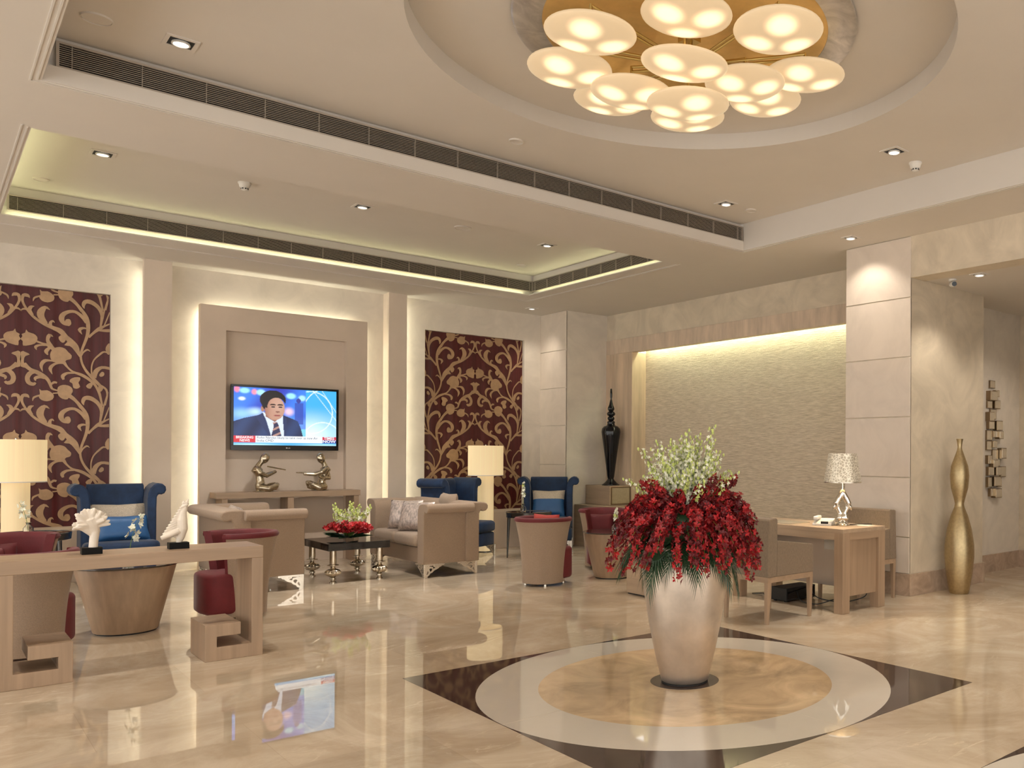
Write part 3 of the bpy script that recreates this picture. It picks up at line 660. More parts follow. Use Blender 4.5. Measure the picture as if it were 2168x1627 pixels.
# fretwork bracket foot shared by the upholstered seats (corner at the origin, plates run along +x and +y)
def fret_foot(h=0.15, l=0.17):
    m = MB()
    S = [[(0.0, h - 0.008, 0.008), (l, h - 0.008, 0.008)], [(0.012, 0, 0.012), (0.012, h, 0.014)],
         [(0.012, 0.004, 0.004), (0.035, 0.004, 0.005)],
         [(0.02, 0.02, 0.008), (0.045, 0.035, 0.009), (0.055, 0.06, 0.008), (0.045, 0.082, 0.008), (0.028, 0.085, 0.006)],
         [(0.02, 0.055, 0.008), (0.03, 0.09, 0.009), (0.055, 0.115, 0.009), (0.08, 0.11, 0.008), (0.085, 0.092, 0.006)],
         [(0.05, 0.05, 0.006), (0.075, 0.062, 0.008), (0.09, 0.085, 0.009), (0.115, 0.095, 0.009), (0.14, 0.11, 0.008), (0.15, 0.13, 0.006)],
         [(0.09, 0.13, 0.007), (0.115, 0.118, 0.008), (0.14, 0.128, 0.007), (0.165, 0.12, 0.005), (0.17, 0.135, 0.006)],
         [(0.03, 0.10, 0.007), (0.035, 0.12, 0.007), (0.05, 0.135, 0.006)]]
    S = [[(a * l / 0.17, b * h / 0.15, w * 1.3) for a, b, w in st] for st in S]
    for st in S: m.ribbon(st, lambda a, b, t: (a, t, b), 0.0, 0.012)
    for st in S: m.ribbon(st, lambda a, b, t: (t, a, b), 0.0, 0.012)
    return m
_feet = {}
def add_feet(parent, x0, x1, y0, y1, h=0.15, l=0.17):
    for x, y, a in ((x0, y0, 0), (x1, y0, 90), (x1, y1, 180), (x0, y1, 270)):
        if (h, l) not in _feet: _feet[(h, l)] = fret_foot(h, l).build('foot', mSilver, parent, loc=(x, y, 0), rot=(0, 0, radians(a)))
        else: share(_feet[(h, l)], parent, (x, y, 0), (0, 0, radians(a)))

# ---- roll-arm settees (modelled facing -Y, width along X)
def settee(label, loc, rz, w, d, h=0.83, mirror=1):
    o = thing('settee', label, 'sofa', loc, rz, 'beige roll-arm settees')
    hw = w / 2; t = 0.17; r = 0.062
    MB().box(-hw + 0.02, hw - 0.02, 0.02, d - 0.03, 0.15, 0.33).build('seat_base', mFabric, o, bevel=0.015, seg=3)
    for s in (-1, 1):
        prof = [(0.0, 0.15), (0.0, h - 0.13), (-0.02, h - 0.09), (-0.05, h - 0.105), (-0.085, h - 0.1), (-0.108, h - 0.07), (-0.11, h - 0.04), (-0.095, h - 0.012), (-0.06, h), (0.0, h), (0.08, h - 0.004), (0.13, h - 0.02), (t - 0.008, h - 0.07), (t, h - 0.13), (t, 0.15)]
        poly = [(s * (hw - a), b) for a, b in prof]
        MB().prism(poly, 0.0, d - 0.1, 'y').build('arm', mFabric, o, smooth=40, bevel=0.008)
    prof = [(d - 0.17, 0.15), (d - 0.17, h - 0.13), (d - 0.16, h - 0.07), (d - 0.13, h - 0.02), (d - 0.08, h + 0.005), (d + 0.0, h + 0.005), (d + 0.05, h), (d + 0.085, h - 0.012), (d + 0.10, h - 0.04), (d + 0.098, h - 0.07), (d + 0.075, h - 0.1), (d + 0.04, h - 0.105), (d + 0.01, h - 0.09), (d - 0.01, h - 0.13), (d - 0.01, 0.15)]
    MB().prism(prof, -hw - 0.03, hw + 0.03, 'x').build('backrest', mFabric, o, smooth=40, bevel=0.012)
    cw = (w - 2 * t) / 2
    for k in range(2):
        x0 = -hw + t + k * cw
        b = MB().box(x0 + 0.004, x0 + cw - 0.004, -0.03, d - 0.18, 0.335, 0.475).build('seat_cushion', mSeatFab, o, bevel=0.05, seg=5)
    add_feet(o, -hw + 0.005, hw - 0.005, 0.01, d - 0.02, 0.15, 0.20)
    return o
# right settee faces -X (towards the low black table), left one faces +X
settee('beige roll-arm settee with two silver cushions, right of the low black table', (4.035, 10.055, 0), facing(-1, 0), 1.57, 0.66)
settee('beige roll-arm settee seen from behind, left of the low black table', (2.84, 10.06, 0), facing(1, 0), 1.36, 0.66)
cushion('throw_cushion', 'crushed silver velvet cushion leaning on the far arm of the right settee', mSilverVelvet, (4.24, 10.32, 0.475), 0.42, 0.36, 0.16, facing(-0.75, -0.6), radians(14), 'silver velvet cushions')
cushion('throw_cushion', 'crushed silver velvet cushion in front, nearest the arm of the right settee', mSilverVelvet, (4.20, 9.93, 0.475), 0.44, 0.36, 0.16, facing(-0.85, -0.5), radians(16), 'silver velvet cushions')
cushion('throw_cushion', 'taupe cushion peeking over the back of the right settee', mSeatFab, (4.58, 9.93, 0.56), 0.44, 0.36, 0.14, facing(-1, 0.05), radians(10))
cushion('throw_cushion', 'crushed pale cushion showing above the arm of the left settee', mSilverVelvet, (2.40, 9.95, 0.475), 0.42, 0.38, 0.15, facing(1, -0.1), radians(10))

# ---- blue wing chairs (facing -Y)
def wing_chair(label, loc, rz, sc=1.0):
    o = thing('wing_chair', label, 'armchair', loc, rz, 'blue velvet wing chairs'); o.scale = (sc, sc, 1)
    prof = [(0.262, 0.15), (0.262, 0.90), (0.27, 0.965), (0.29, 1.015), (0.325, 1.052), (0.365, 1.068), (0.405, 1.06), (0.437, 1.03), (0.442, 0.99), (0.425, 0.958), (0.395, 0.945), (0.367, 0.952), (0.352, 0.92), (0.348, 0.80), (0.348, 0.15)]
    for s in (-1, 1):
        poly = [(s * a, b) for a, b in prof]
        if s == 1: poly = poly[::-1]
        MB().prism(poly, -0.14, 0.26, 'y').build('wing', mBlue, o, smooth=40, bevel=0.015)
    m = MB(); m.prism([(0.13, 0.15), (0.165, 1.0), (0.185, 1.045), (0.22, 1.062), (0.26, 1.05), (0.275, 1.0), (0.25, 0.15)], -0.27, 0.27, 'x')
    m.build('backrest', mBlue, o, smooth=40, bevel=0.015)
    MB().prism([(-0.27, 0.28), (-0.27, -0.16), (-0.345, -0.17), (-0.345, -0.40), (-0.27, -0.455), (0.0, -0.475), (0.27, -0.455), (0.345, -0.40), (0.345, -0.17), (0.27, -0.16), (0.27, 0.28)], 0.15, 0.325).build('seat_base', mBlue, o, bevel=0.02, seg=3)
    MB().prism([(-0.258, 0.2), (-0.258, -0.155), (-0.34, -0.165), (-0.35, -0.40), (-0.27, -0.47), (0.0, -0.49), (0.27, -0.47), (0.35, -0.40), (0.34, -0.165), (0.258, -0.155), (0.258, 0.2)], 0.335, 0.48).build('seat_cushion', mBlue, o, bevel=0.045, seg=4)
    add_feet(o, -0.34, 0.34, -0.43, 0.25, 0.15, 0.15)
    return o
wing_chair('blue velvet wing chair behind the coral and shell sculptures', (1.50, 10.93, 0), facing(-0.02, -1), 0.91)
wing_chair('blue velvet wing chair facing forward in the far right corner of the lounge', (6.675, 11.005, 0), facing(-0.55, -0.83))
wing_chair('blue velvet wing chair seen in profile behind the right beige settee', (5.20, 11.0, 0), facing(0.47, -0.88))
cushion('throw_cushion', 'beige boucle cushion standing upright in the left blue wing chair', mBoucle, (1.52, 10.95, 0.50), 0.50, 0.36, 0.13, facing(-0.02, -1), radians(14))
cushion('throw_cushion', 'blue satin cushion in front of the boucle one in the left wing chair', mBlueSatin, (1.53, 10.78, 0.475), 0.46, 0.27, 0.13, facing(0.0, -1), radians(18))
cushion('throw_cushion', 'blue satin cushion with boucle top band in the far right wing chair', mBlueSatin, (6.615, 10.91, 0.478), 0.47, 0.40, 0.14, facing(-0.55, -0.83), radians(16), band=mBoucle)

# ---- tub chairs (facing -Y): beige shell outside, maroon velvet inside
def tub_chair(label, loc, rz, sc=1.0):
    o = thing('tub_chair', label, 'armchair', loc, rz, 'maroon and beige tub chairs')
    A = radians(128); n = 32; H0, H1 = 0.03, 0.72
    def rad(z):
        t = (z - H0) / (H1 - H0); return 0.215 + 0.022 * t + 0.063 * t ** 2.6
    def pos(a, r, z): return (r * sin(a), r * cos(a) * 1.0, z)
    zs = [H0 + (H1 - 0.03 - H0) * k / 8 for k in range(9)]
    m = MB(); vs = [pos(-A + 2 * A * i / n, rad(z), z) for z in zs for i in range(n + 1)]
    m.add(vs, [(j * (n + 1) + i, j * (n + 1) + i + 1, (j + 1) * (n + 1) + i + 1, (j + 1) * (n + 1) + i) for j in range(8) for i in range(n)])
    # turn the shell edges inwards at the two front edges and underneath
    vs = [pos(s * A, rad(z) - q, z) for s in (-1, 1) for z in zs for q in (0, 0.03)]
    m.add(vs, [(18 * s + 2 * j, 18 * s + 2 * j + 1, 18 * s + 2 * j + 3, 18 * s + 2 * j + 2) for s in (0, 1) for j in range(8)])
    vs = [pos(-A + 2 * A * i / n, r, H0) for r in (rad(H0), 0.17) for i in range(n + 1)]
    m.add(vs, [(i, i + 1, n + 2 + i, n + 1 + i) for i in range(n)])
    m.build('outer_shell', mFabric, o, smooth=50)
    # lining with a fat rounded rim, lapping over the front edges
    prof = [(0.0, H1 - 0.035), (0.006, H1 - 0.015), (-0.006, H1 + 0.004), (-0.03, H1 + 0.008), (-0.055, H1 - 0.005), (-0.065, H1 - 0.04)]
    path = [(rad(H1) + q, z) for q, z in prof] + [(rad(z) - 0.062, z) for z in (0.55, 0.4, 0.25)]
    m = MB(); k = len(path); vs = [pos(-A - 0.03 + 2 * (A + 0.03) * i / n, r, z) for r, z in path for i in range(n + 1)]
    m.add(vs, [(j * (n + 1) + i, j * (n + 1) + i + 1, (j + 1) * (n + 1) + i + 1, (j + 1) * (n + 1) + i) for j in range(k - 1) for i in range(n)])
    for s in (-1, 1):
        zz = [0.08, 0.25, 0.4, 0.55, H1 - 0.035, H1 + 0.004]
        ve = [pos(s * (A + 0.03), rad(z) - q, z) for z in zz for q in (-0.004, 0.062)] + [pos(s * (A - 0.1), rad(z) + 0.004, z) for z in zz]
        m.add(ve, [(2 * j, 2 * j + 1, 2 * j + 3, 2 * j + 2) for j in range(5)])
        m.add([pos(s * (A + 0.03), rad(z) + 0.004, z) for z in zz] + [pos(s * (A - 0.05), rad(z) + 0.002, z) for z in zz], [(j, j + 1, 7 + j, 6 + j) for j in range(5)])
    m.build('lining', mMaroon, o, smooth=60)
    m = MB()
    pts = [(0.185 * sin(t), 0.185 * cos(t)) for t in [radians(-100 + 200 * i / 16) for i in range(17)]] + [(0.215, -0.12), (0.205, -0.24), (0.15, -0.285), (0.0, -0.30), (-0.15, -0.285), (-0.205, -0.24), (-0.215, -0.12)]
    m.prism(pts, 0.06, 0.40); m.build('seat', mMaroon, o, bevel=0.035, seg=4)
    f = None
    for x, y in ((-0.13, 0.13), (0.13, 0.13), (-0.13, -0.18), (0.13, -0.18)):
        if f is None: f = MB().lathe([(0.016, 0.0), (0.018, 0.008), (0.012, 0.02), (0.012, 0.065)], 12).build('foot', mSilver, o, smooth=40, loc=(x, y, 0))
        else: share(f, o, (x, y, 0))
    return o
tub_chair('tub chair with beige back and maroon seat, back turned, right of the beige settee', (4.79, 8.0, 0), facing(0.93, 0.36))
tub_chair('maroon tub chair facing forward behind the right wooden drum table', (6.06, 8.72, 0), facing(-0.45, -0.89))
tub_chair('beige and maroon tub chair seen from the side behind the console end with the shell', (1.95, 8.17, 0), facing(-1, -0.08))
tub_chair('tub chair with beige back showing under the left end of the front console', (0.52, 7.54, 0), facing(0.48, 0.88))
tub_chair('maroon tub chair facing forward under the left table lamp', (0.55, 9.02, 0), facing(0.15, -0.99))
cushion('throw_cushion', 'small maroon cushion on the tub chair under the left lamp', mMaroon, (0.46, 9.06, 0.40), 0.30, 0.26, 0.12, facing(0.2, -1), radians(18))
cushion('throw_cushion', 'maroon cushion on the tub chair behind the right drum table', mMaroon, (6.06, 8.74, 0.40), 0.32, 0.27, 0.12, facing(-0.45, -0.89), radians(18))
cushion('throw_cushion', 'red cushion just showing above the rim of the turned-away tub chair', M('red_cushion_cloth', (0.42, 0.03, 0.02), 0.6, sheen=0.3), (4.80, 7.98, 0.40), 0.34, 0.355, 0.10, facing(0.93, 0.36), radians(-4))

# ---- drum tables
def drum_table(label, loc):
    o = thing('drum_table', label, 'table', loc, 0, 'oak drum tables')
    MB().lathe([(0.205, 0.012), (0.21, 0.02), (0.325, 0.505), (0.325, 0.515), (0.31, 0.515), (0.30, 0.5)], 48).build('drum', mWood, o, smooth=30)
    MB().lathe([(0.0, 0.0), (0.195, 0.0), (0.195, 0.014), (0.0, 0.014)], 40).build('base_ring', mBlackMatt, o, smooth=30)
    MB().lathe([(0.0, 0.513), (0.335, 0.513), (0.338, 0.518), (0.335, 0.525), (0.0, 0.525)], 48).build('glass_top', mBrownGlass, o, smooth=30)
    return o
drum_table('oak drum table with smoked glass top behind the front console', (1.165, 8.09, 0))
drum_table('oak drum table with smoked glass top left of the giant flower vase', (5.66, 7.95, 0))

# ---- tall lamps
def tall_lamp(label, loc):
    o = thing('floor_lamp', label, 'floor lamp', loc, 0, 'glowing drum-shade floor lamps')
    MB().lathe([(0.112, 0.0), (0.112, 1.095)], 40).build('column', mColumn, o, smooth=40)
    MB().lathe([(0.13, 0.0), (0.13, 0.012), (0.112, 0.012)], 40).build('base', mDarkMetal, o, smooth=30)
    MB().lathe([(0.243, 1.09), (0.243, 1.515), (0.236, 1.515), (0.236, 1.09), (0.243, 1.09)], 48).build('shade', mShade, o, smooth=30)
    MB().lathe([(0.245, 1.086), (0.245, 1.096), (0.238, 1.096), (0.238, 1.086), (0.245, 1.086)], 48).build('shade_ring', mWhite, o, smooth=30)
    t = MB(); t.tube([(-0.24, 0, 1.49), (0.24, 0, 1.49)], 0.004, 6); t.tube([(0, -0.24, 1.49), (0, 0.24, 1.49)], 0.004, 6); t.build('shade_spider', mSilver, o)
    MB().lathe([(0.0, 1.535), (0.008, 1.53), (0.01, 1.52), (0.006, 1.49)], 10).build('finial', mSilver, o, smooth=40)
tall_lamp('glowing drum-shade floor lamp in front of the right brocade hanging', (5.80, 11.26, 0))
tall_lamp('glowing drum-shade floor lamp cut by the left edge of the picture', (0.71, 11.22, 0))

# ---- low black glass table with turned silver legs
o = thing('coffee_table', 'low square black glass table on turned silver legs between the settees', 'table', (3.43, 9.90, 0))
MB().box(-0.325, 0.325, -0.40, 0.40, 0.352, 0.43).build('top', mBlackGlass, o, bevel=0.004)
lp = [(0.0, 0), (0.034, 0.0), (0.034, 0.012), (0.022, 0.02), (0.02, 0.034), (0.032, 0.042), (0.03, 0.055), (0.018, 0.06), (0.03, 0.07)]
rib = [(0.03, 0.07), (0.058, 0.082), (0.076, 0.105), (0.076, 0.12), (0.06, 0.14), (0.035, 0.15)]
up = [(0.035, 0.15), (0.024, 0.158), (0.02, 0.175), (0.03, 0.182), (0.058, 0.19), (0.058, 0.196), (0.032, 0.202), (0.034, 0.23), (0.032, 0.355)]
leg = None
for x, y in ((-0.245, -0.31), (0.245, -0.31), (0.245, 0.36), (-0.245, 0.36)):
    if leg is None:
        m = MB(); m.lathe(lp, 20); m.lathe(rib, 64, ribs=16, ribamp=0.07); m.lathe(up, 20)
        leg = m.build('leg', mPewter, o, smooth=50, loc=(x, y, 0))
    else: share(leg, o, (x, y, 0))

# ---- round dark side tables with splayed legs
def side_table(label, loc, a0):
    o = thing('side_table', label, 'table', loc, 0, 'round dark metal side tables')
    MB().lathe([(0.0, 0.595), (0.29, 0.595), (0.30, 0.60), (0.30, 0.62), (0.285, 0.622), (0.0, 0.622)], 40).build('top', mBrownGlass, o, smooth=30)
    MB().lathe([(0.275, 0.55), (0.295, 0.555), (0.302, 0.62), (0.296, 0.624), (0.27, 0.56)], 40).build('apron', mDarkMetal, o, smooth=40)
    lg = None
    for k in range(4):
        a = a0 + k * pi / 2
        if lg is None:
            m = MB(); m.tube([(0.285, 0, 0.0), (0.275, 0, 0.3), (0.265, 0, 0.57)], [0.009, 0.016, 0.022], 10); lg = m.build('leg', mDarkMetal, o, smooth=40, rot=(0, 0, a))
        else: share(lg, o, (0, 0, 0), (0, 0, a))
side_table('round dark metal side table with an orchid vase beside the right blue chairs', (5.86, 10.16, 0), atan2(0.2, -0.21))
side_table('round dark side table with an orchid vase in front of the left lamp', (0.78, 10.50, 0), 0.6)

# ---- front console with square scroll feet
o = thing('console_table', 'long oak console with square scroll feet, nearest piece of furniture', 'table', (0.335, 6.52, 0))
L_, D_ = 1.375, 0.41
MB().box(0, L_, 0, D_, 0.675, 0.755).build('top', mWoodX, o, bevel=0.003)
def scroll(s):
    P = [(0, 0), (0.345, 0), (0.345, 0.245), (0.135, 0.245), (0.135, 0.163), (0.275, 0.163), (0.275, 0.092), (0.07, 0.092), (0.07, 0.675), (0, 0.675)]
    return [(x if s > 0 else L_ - x, z) for x, z in (P if s > 0 else P[::-1])]
for s in (1, -1):
    MB().prism(scroll(s), 0.0, D_, 'y').build('scroll_leg', mWood, o, bevel=0.003)
    MB().box(0.01 if s > 0 else L_ - 0.335, 0.335 if s > 0 else L_ - 0.01, 0.01, D_ - 0.01, -0.0, 0.004).build('glide', mBlackMatt, o)

# ---- wall console under the television
o = thing('wall_console', 'oak wall console under the television carrying two bronze musicians', 'table', (2.488, 11.38, 0))
MB().box(0, 1.625, 0, 0.315, 0.85, 0.92).build('top', mWoodX, o, bevel=0.003)
for x0, x1 in ((0.06, 0.12), (0.765, 0.835), (1.55, 1.61)): MB().box(x0, x1, 0.01, 0.31, 0.0, 0.85).build('leg', mWood, o, bevel=0.003)

# ---- television
tv = thing('television', 'wall-mounted flat television showing a news presenter', 'television', (2.699, 11.66, 1.428))
TW, TH = 1.233, 0.80
MB().box(0, TW, 0.008, 0.05, 0, TH).build('casing', mBlack, tv, bevel=0.006)
f = MB(); f.box(0, TW, 0, 0.01, 0, 0.062).box(0, TW, 0, 0.01, TH - 0.028, TH).box(0, 0.028, 0, 0.01, 0.062, TH - 0.028).box(TW - 0.028, TW, 0, 0.01, 0.062, TH - 0.028)
bez = f.build('bezel', mBlack, tv, bevel=0.002)
MB().box(TW / 2 - 0.2, TW / 2 + 0.2, 0.05, 0.128, 0.25, 0.55).build('mount', mBlackMatt, tv)
# screen picture: a coloured grid of points
def tv_picture(u, v):
    def mix(a, b, t): t = max(0, min(1, t)); return tuple(a[i] * (1 - t) + b[i] * t for i in range(3))
    def sm(a, b, x): t = max(0, min(1, (x - a) / (b - a))); return t * t * (3 - 2 * t)
    def ell(cu, cv, ru, rv_, soft=0.08):
        d = sqrt(((u - cu) / ru) ** 2 + ((v - cv) / rv_) ** 2); return 1 - sm(1 - soft, 1 + soft, d)
    def inside(poly):
        r = False; j = len(poly) - 1
        for i in range(len(poly)):
            if (poly[i][1] > v) != (poly[j][1] > v) and u < (poly[j][0] - poly[i][0]) * (v - poly[i][1]) / (poly[j][1] - poly[i][1]) + poly[i][0]: r = not r
            j = i
        return r
    if v > 0.95: return mix((0.02, 0.36, 0.75), (0.45, 0.80, 0.95), sm(0.95, 0.99, v) * (0.6 + 0.4 * sin(u * 9)))
    if v > 0.835:
        if u < 0.205: return (0.62, 0.03, 0.05)
        if u > 0.855: return (0.55, 0.04, 0.08) if v < 0.895 else (0.05, 0.06, 0.30)
        return (0.86, 0.90, 0.92)
    if u < 0.69:
        c = mix((0.03, 0.04, 0.45), (0.05, 0.22, 0.85), 0.5 + 0.5 * sin(u * 11 + v * 4)); c = mix(c, (0.18, 0.42, 0.95), sm(0.45, 0.6, v) * 0.6)
        for cu, cv, a, b, col, s in ((0.03, 0.04, 0.025, 0.05, (1, 0.25, 0.35), 0.5), (0.10, 0.06, 0.045, 0.045, (0.35, 0.8, 0.95), 0.4), (0.19, 0.075, 0.025, 0.045, (1, 0.3, 0.4), 0.5), (0.25, 0.08, 0.04, 0.05, (0.4, 0.8, 0.95), 0.4),
                                     (0.54, 0.12, 0.045, 0.05, (0.35, 0.8, 0.98), 0.4), (0.65, 0.15, 0.035, 0.05, (0.4, 0.75, 0.95), 0.4), (0.075, 0.2, 0.03, 0.03, (0.8, 0.9, 1), 0.5), (0.08, 0.46, 0.09, 0.08, (0.3, 0.6, 1.0), 0.9), (0.52, 0.40, 0.04, 0.06, (0.9, 0.6, 0.7), 0.8), (0.2, 0.42, 0.06, 0.06, (0.5, 0.75, 1.0), 0.9)):
            c = mix(c, col, ell(cu, cv, a, b, s))
        if abs(u - 0.62) < 0.045 and 0.24 < v < 0.62: c = mix(c, (0.03, 0.05, 0.35), 0.75)
        if ell(0.615, 0.2, 0.022, 0.045) > 0.5: c = (0.04, 0.05, 0.3)
    else:
        c = mix((0.05, 0.42, 0.80), (0.75, 0.95, 0.98), sm(0.25, 0.85, v) * (0.55 + 0.45 * sm(1.0, 0.75, u)))
        for cu, cv, rr in ((0.86, 0.92, 0.20), (0.74, 0.40, 0.22), (0.95, 0.45, 0.3)):
            d = sqrt((u - cu) ** 2 + ((v - cv) * 0.58) ** 2)
            if abs(d - rr) < 0.006: c = mix(c, (0.9, 1, 1), 0.6)
        if abs((v - 0.05) - (u - 0.78) * 2.2) < 0.012 or abs((v - 0.02) - (u - 0.86) * 2.6) < 0.012: c = mix(c, (0.9, 1, 1), 0.5)
    if u > 0.62 and u < 0.69 and v > 0.70: c = mix(c, (0.25, 0.75, 0.75), 0.7)
    # presenter: suit, shirt, striped tie, head and hair
    if inside([(-0.01, 0.60), (0.10, 0.53), (0.22, 0.48), (0.29, 0.42), (0.46, 0.46), (0.55, 0.52), (0.61, 0.57), (0.64, 0.70), (0.66, 0.84), (-0.01, 0.84)]):
        c = mix((0.012, 0.022, 0.075), (0.025, 0.05, 0.15), 0.5 + 0.5 * sin(u * 25 + v * 9))
        if inside([(0.20, 0.50), (0.26, 0.44), (0.36, 0.84), (0.33, 0.84)]) or inside([(0.46, 0.47), (0.50, 0.53), (0.49, 0.84), (0.47, 0.84)]): c = (0.02, 0.035, 0.11)
    if inside([(0.265, 0.42), (0.30, 0.55), (0.35, 0.84), (0.475, 0.84), (0.465, 0.62), (0.46, 0.47)]): c = (0.66, 0.74, 0.86)
    if inside([(0.365, 0.60), (0.405, 0.585), (0.42, 0.64), (0.45, 0.84), (0.35, 0.84), (0.375, 0.66)]):
        c = (0.03, 0.03, 0.08) if int((u * 0.9 + v * 1.0) * 26) % 3 else (0.42, 0.24, 0.20)
    if inside([(0.285, 0.36), (0.30, 0.50), (0.385, 0.59), (0.44, 0.50), (0.445, 0.40)]): c = (0.27, 0.115, 0.075)
    if ell(0.385, 0.35, 0.095, 0.205) > 0.5: c = mix((0.50, 0.27, 0.19), (0.36, 0.17, 0.12), sm(0.36, 0.29, u)); c = mix(c, (0.62, 0.40, 0.31), ell(0.42, 0.3, 0.05, 0.12, 0.9) * 0.5)
    if ell(0.268, 0.36, 0.018, 0.05) > 0.5: c = (0.40, 0.19, 0.13)
    hair = ell(0.365, 0.20, 0.125, 0.165) > 0.5 and not (ell(0.40, 0.33, 0.088, 0.17) > 0.5)
    if hair or (inside([(0.245, 0.18), (0.30, 0.16), (0.305, 0.30), (0.285, 0.37), (0.265, 0.33)])): c = (0.006, 0.005, 0.008)
    for cu in (0.365, 0.435):
        if ell(cu, 0.285, 0.030, 0.013) > 0.5: c = (0.03, 0.015, 0.012)
        if ell(cu + 0.004, 0.325, 0.020, 0.012) > 0.5: c = (0.05, 0.03, 0.03)
    if ell(0.412, 0.41, 0.022, 0.016, 0.5) > 0.5: c = (0.27, 0.12, 0.085)
    if ell(0.408, 0.475, 0.033, 0.014) > 0.5: c = (0.30, 0.08, 0.07)
    return c
def make_screen():
    nx, nz = 200, 120; x0, x1, z0, z1 = 0.028, TW - 0.028, 0.062, TH - 0.028
    vs = []; cs = []
    for j in range(nz + 1):
        for i in range(nx + 1):
            u = i / nx; v = 1 - j / nz
            vs.append((x0 + (x1 - x0) * u, 0.0075, z0 + (z1 - z0) * j / nz)); cs.append(tv_picture(u, v))
    fs = [(j * (nx + 1) + i, j * (nx + 1) + i + 1, (j + 1) * (nx + 1) + i + 1, (j + 1) * (nx + 1) + i) for j in range(nz) for i in range(nx)]
    mt = bpy.data.materials.new('lit_screen'); mt.use_nodes = True; nt = mt.node_tree; b = nt.nodes['Principled BSDF']
    at = nt.nodes.new('ShaderNodeVertexColor'); at.layer_name = 'picture'
    b.inputs['Base Color'].default_value = (0.01, 0.01, 0.012, 1); b.inputs['Roughness'].default_value = 0.25
    nt.links.new(at.outputs['Color'], b.inputs['Emission Color']); b.inputs['Emission Strength'].default_value = 1.15; mt.cycles.emission_sampling = 'NONE'
    o = MB().add(vs, fs).build('screen', mt, tv, smooth=False)
    ca = o.data.color_attributes.new('picture', 'FLOAT_COLOR', 'POINT')
    flat = []
    for c_ in cs: flat += [c_[0], c_[1], c_[2], 1.0]
    ca.data.foreach_set('color', flat)
    return o, (x0, x1, z0, z1)
scr, (sx0, sx1, sz0, sz1) = make_screen()
mTextW = emission('screen_white', (0.95, 0.95, 0.97), 1.0); mTextB = emission('screen_ink', (0.03, 0.05, 0.12), 1.0); mLogo = M('logo_grey', (0.5, 0.5, 0.5), 0.4)
def text_part(name, body, parent, x, z, size, mat, y, align='LEFT', sx=1.0, bold=0.0):
    cu = bpy.data.curves.new('t', 'FONT'); cu.body = body; cu.size = size; cu.align_x = align; cu.offset = bold; cu.resolution_u = 2
    to = bpy.data.objects.new('t', cu); COL.objects.link(to)
    bpy.context.view_layer.update()
    me = bpy.data.meshes.new_from_object(to.evaluated_get(bpy.context.evaluated_depsgraph_get()))
    bpy.data.objects.remove(to)
    me.materials.clear(); me.materials.append(mat)
    o = bpy.data.objects.new(name, me); COL.objects.link(o); o.parent = parent
    o.location = (x, y, z); o.rotation_euler = (radians(90), 0, 0); o.scale = (sx, 1, 1)
    return o
def su(u): return sx0 + (sx1 - sx0) * u
def sv(v): return sz1 - (sz1 - sz0) * v
text_part('caption', 'BREAKING', scr, su(0.1025), sv(0.885), 0.042, mTextW, 0.0060, 'CENTER', 0.95, 0.0012)
text_part('caption', 'NEWS', scr, su(0.1025), sv(0.938), 0.042, mTextW, 0.0060, 'CENTER', 0.95, 0.0012)
text_part('headline', 'Rohit Nandan likely to take over as new Air', scr, su(0.215), sv(0.885), 0.042, mTextB, 0.0060, 'LEFT', 0.93)
text_part('headline', 'India CMD', scr, su(0.215), sv(0.938), 0.042, mTextB, 0.0060, 'LEFT', 1.0)
text_part('channel_mark', 'TIMES', scr, su(0.927), sv(0.888), 0.05, mTextW, 0.0060, 'CENTER', 0.98, 0.0012)
text_part('channel_mark', 'NOW', scr, su(0.927), sv(0.944), 0.05, mTextW, 0.0060, 'CENTER', 1.2, 0.0016)
text_part('maker_mark', 'LG', bez, TW / 2 + 0.012, 0.022, 0.022, mLogo, -0.0008, 'LEFT', 1.0, 0.0004)
MB().lathe([(0.0, 0.0), (0.009, 0.0), (0.009, 0.001), (0.0, 0.001)], 16).build('maker_disc', mLogo, bez, loc=(TW / 2 - 0.002, -0.0002, 0.03), rot=(radians(90), 0, 0))

# ================================================================== SCULPTURES
def musician(label, loc, mir):
    o = thing('musician_statue', label, 'statue', loc, 0, 'bronze musician statues')
    return o
# flute player: sits cross-legged, faces +x, leaning back; continuous body
o = thing('musician_statue', 'bronze seated musician playing a flute, left figure under the television', 'statue', (2.985, 11.53, 0.92)); o.scale = (1.08, 1.08, 1.06)
m = MB()
m.tube([(0.0, 0, 0.03), (0.0, 0, 0.08), (0.0, 0, 0.12), (-0.01, 0, 0.19), (-0.035, 0, 0.25), (-0.03, 0, 0.285)], [0.06, 0.066, 0.054, 0.048, 0.074, 0.045], 12, flat=0.8)
m.tube([(-0.03, 0, 0.285), (0.0, 0, 0.33), (0.03, 0, 0.37)], [0.032, 0.029, 0.03], 10)
m.ell((0.045, 0, 0.385), (0.048, 0.042, 0.062), 14, 10, rot=Matrix.Rotation(radians(20), 3, 'Y')); m.ell((0.055, 0, 0.435), (0.024, 0.024, 0.016), 10, 8)
for s in (-1, 1):
    m.tube([(-0.035, s * 0.05, 0.265), (-0.02, s * 0.085, 0.22), (0.05, s * 0.06, 0.185), (0.12, s * 0.02, 0.215), (0.16, s * 0.008, 0.235)], [0.03, 0.027, 0.026, 0.02, 0.017], 10)
    m.tube([(0.0, s * 0.03, 0.05), (0.07, s * 0.09, 0.035), (0.14, s * 0.075, 0.07), (0.168, s * 0.03, 0.085)], [0.054, 0.042, 0.035, 0.024], 10)
    m.tube([(0.14, s * 0.08, 0.05), (0.08, -s * 0.02, 0.02), (0.03, -s * 0.05, 0.018)], [0.03, 0.026, 0.02], 10)
m.build('figure', mBronze, o, smooth=180, remesh=0.0065, wsmooth=3)
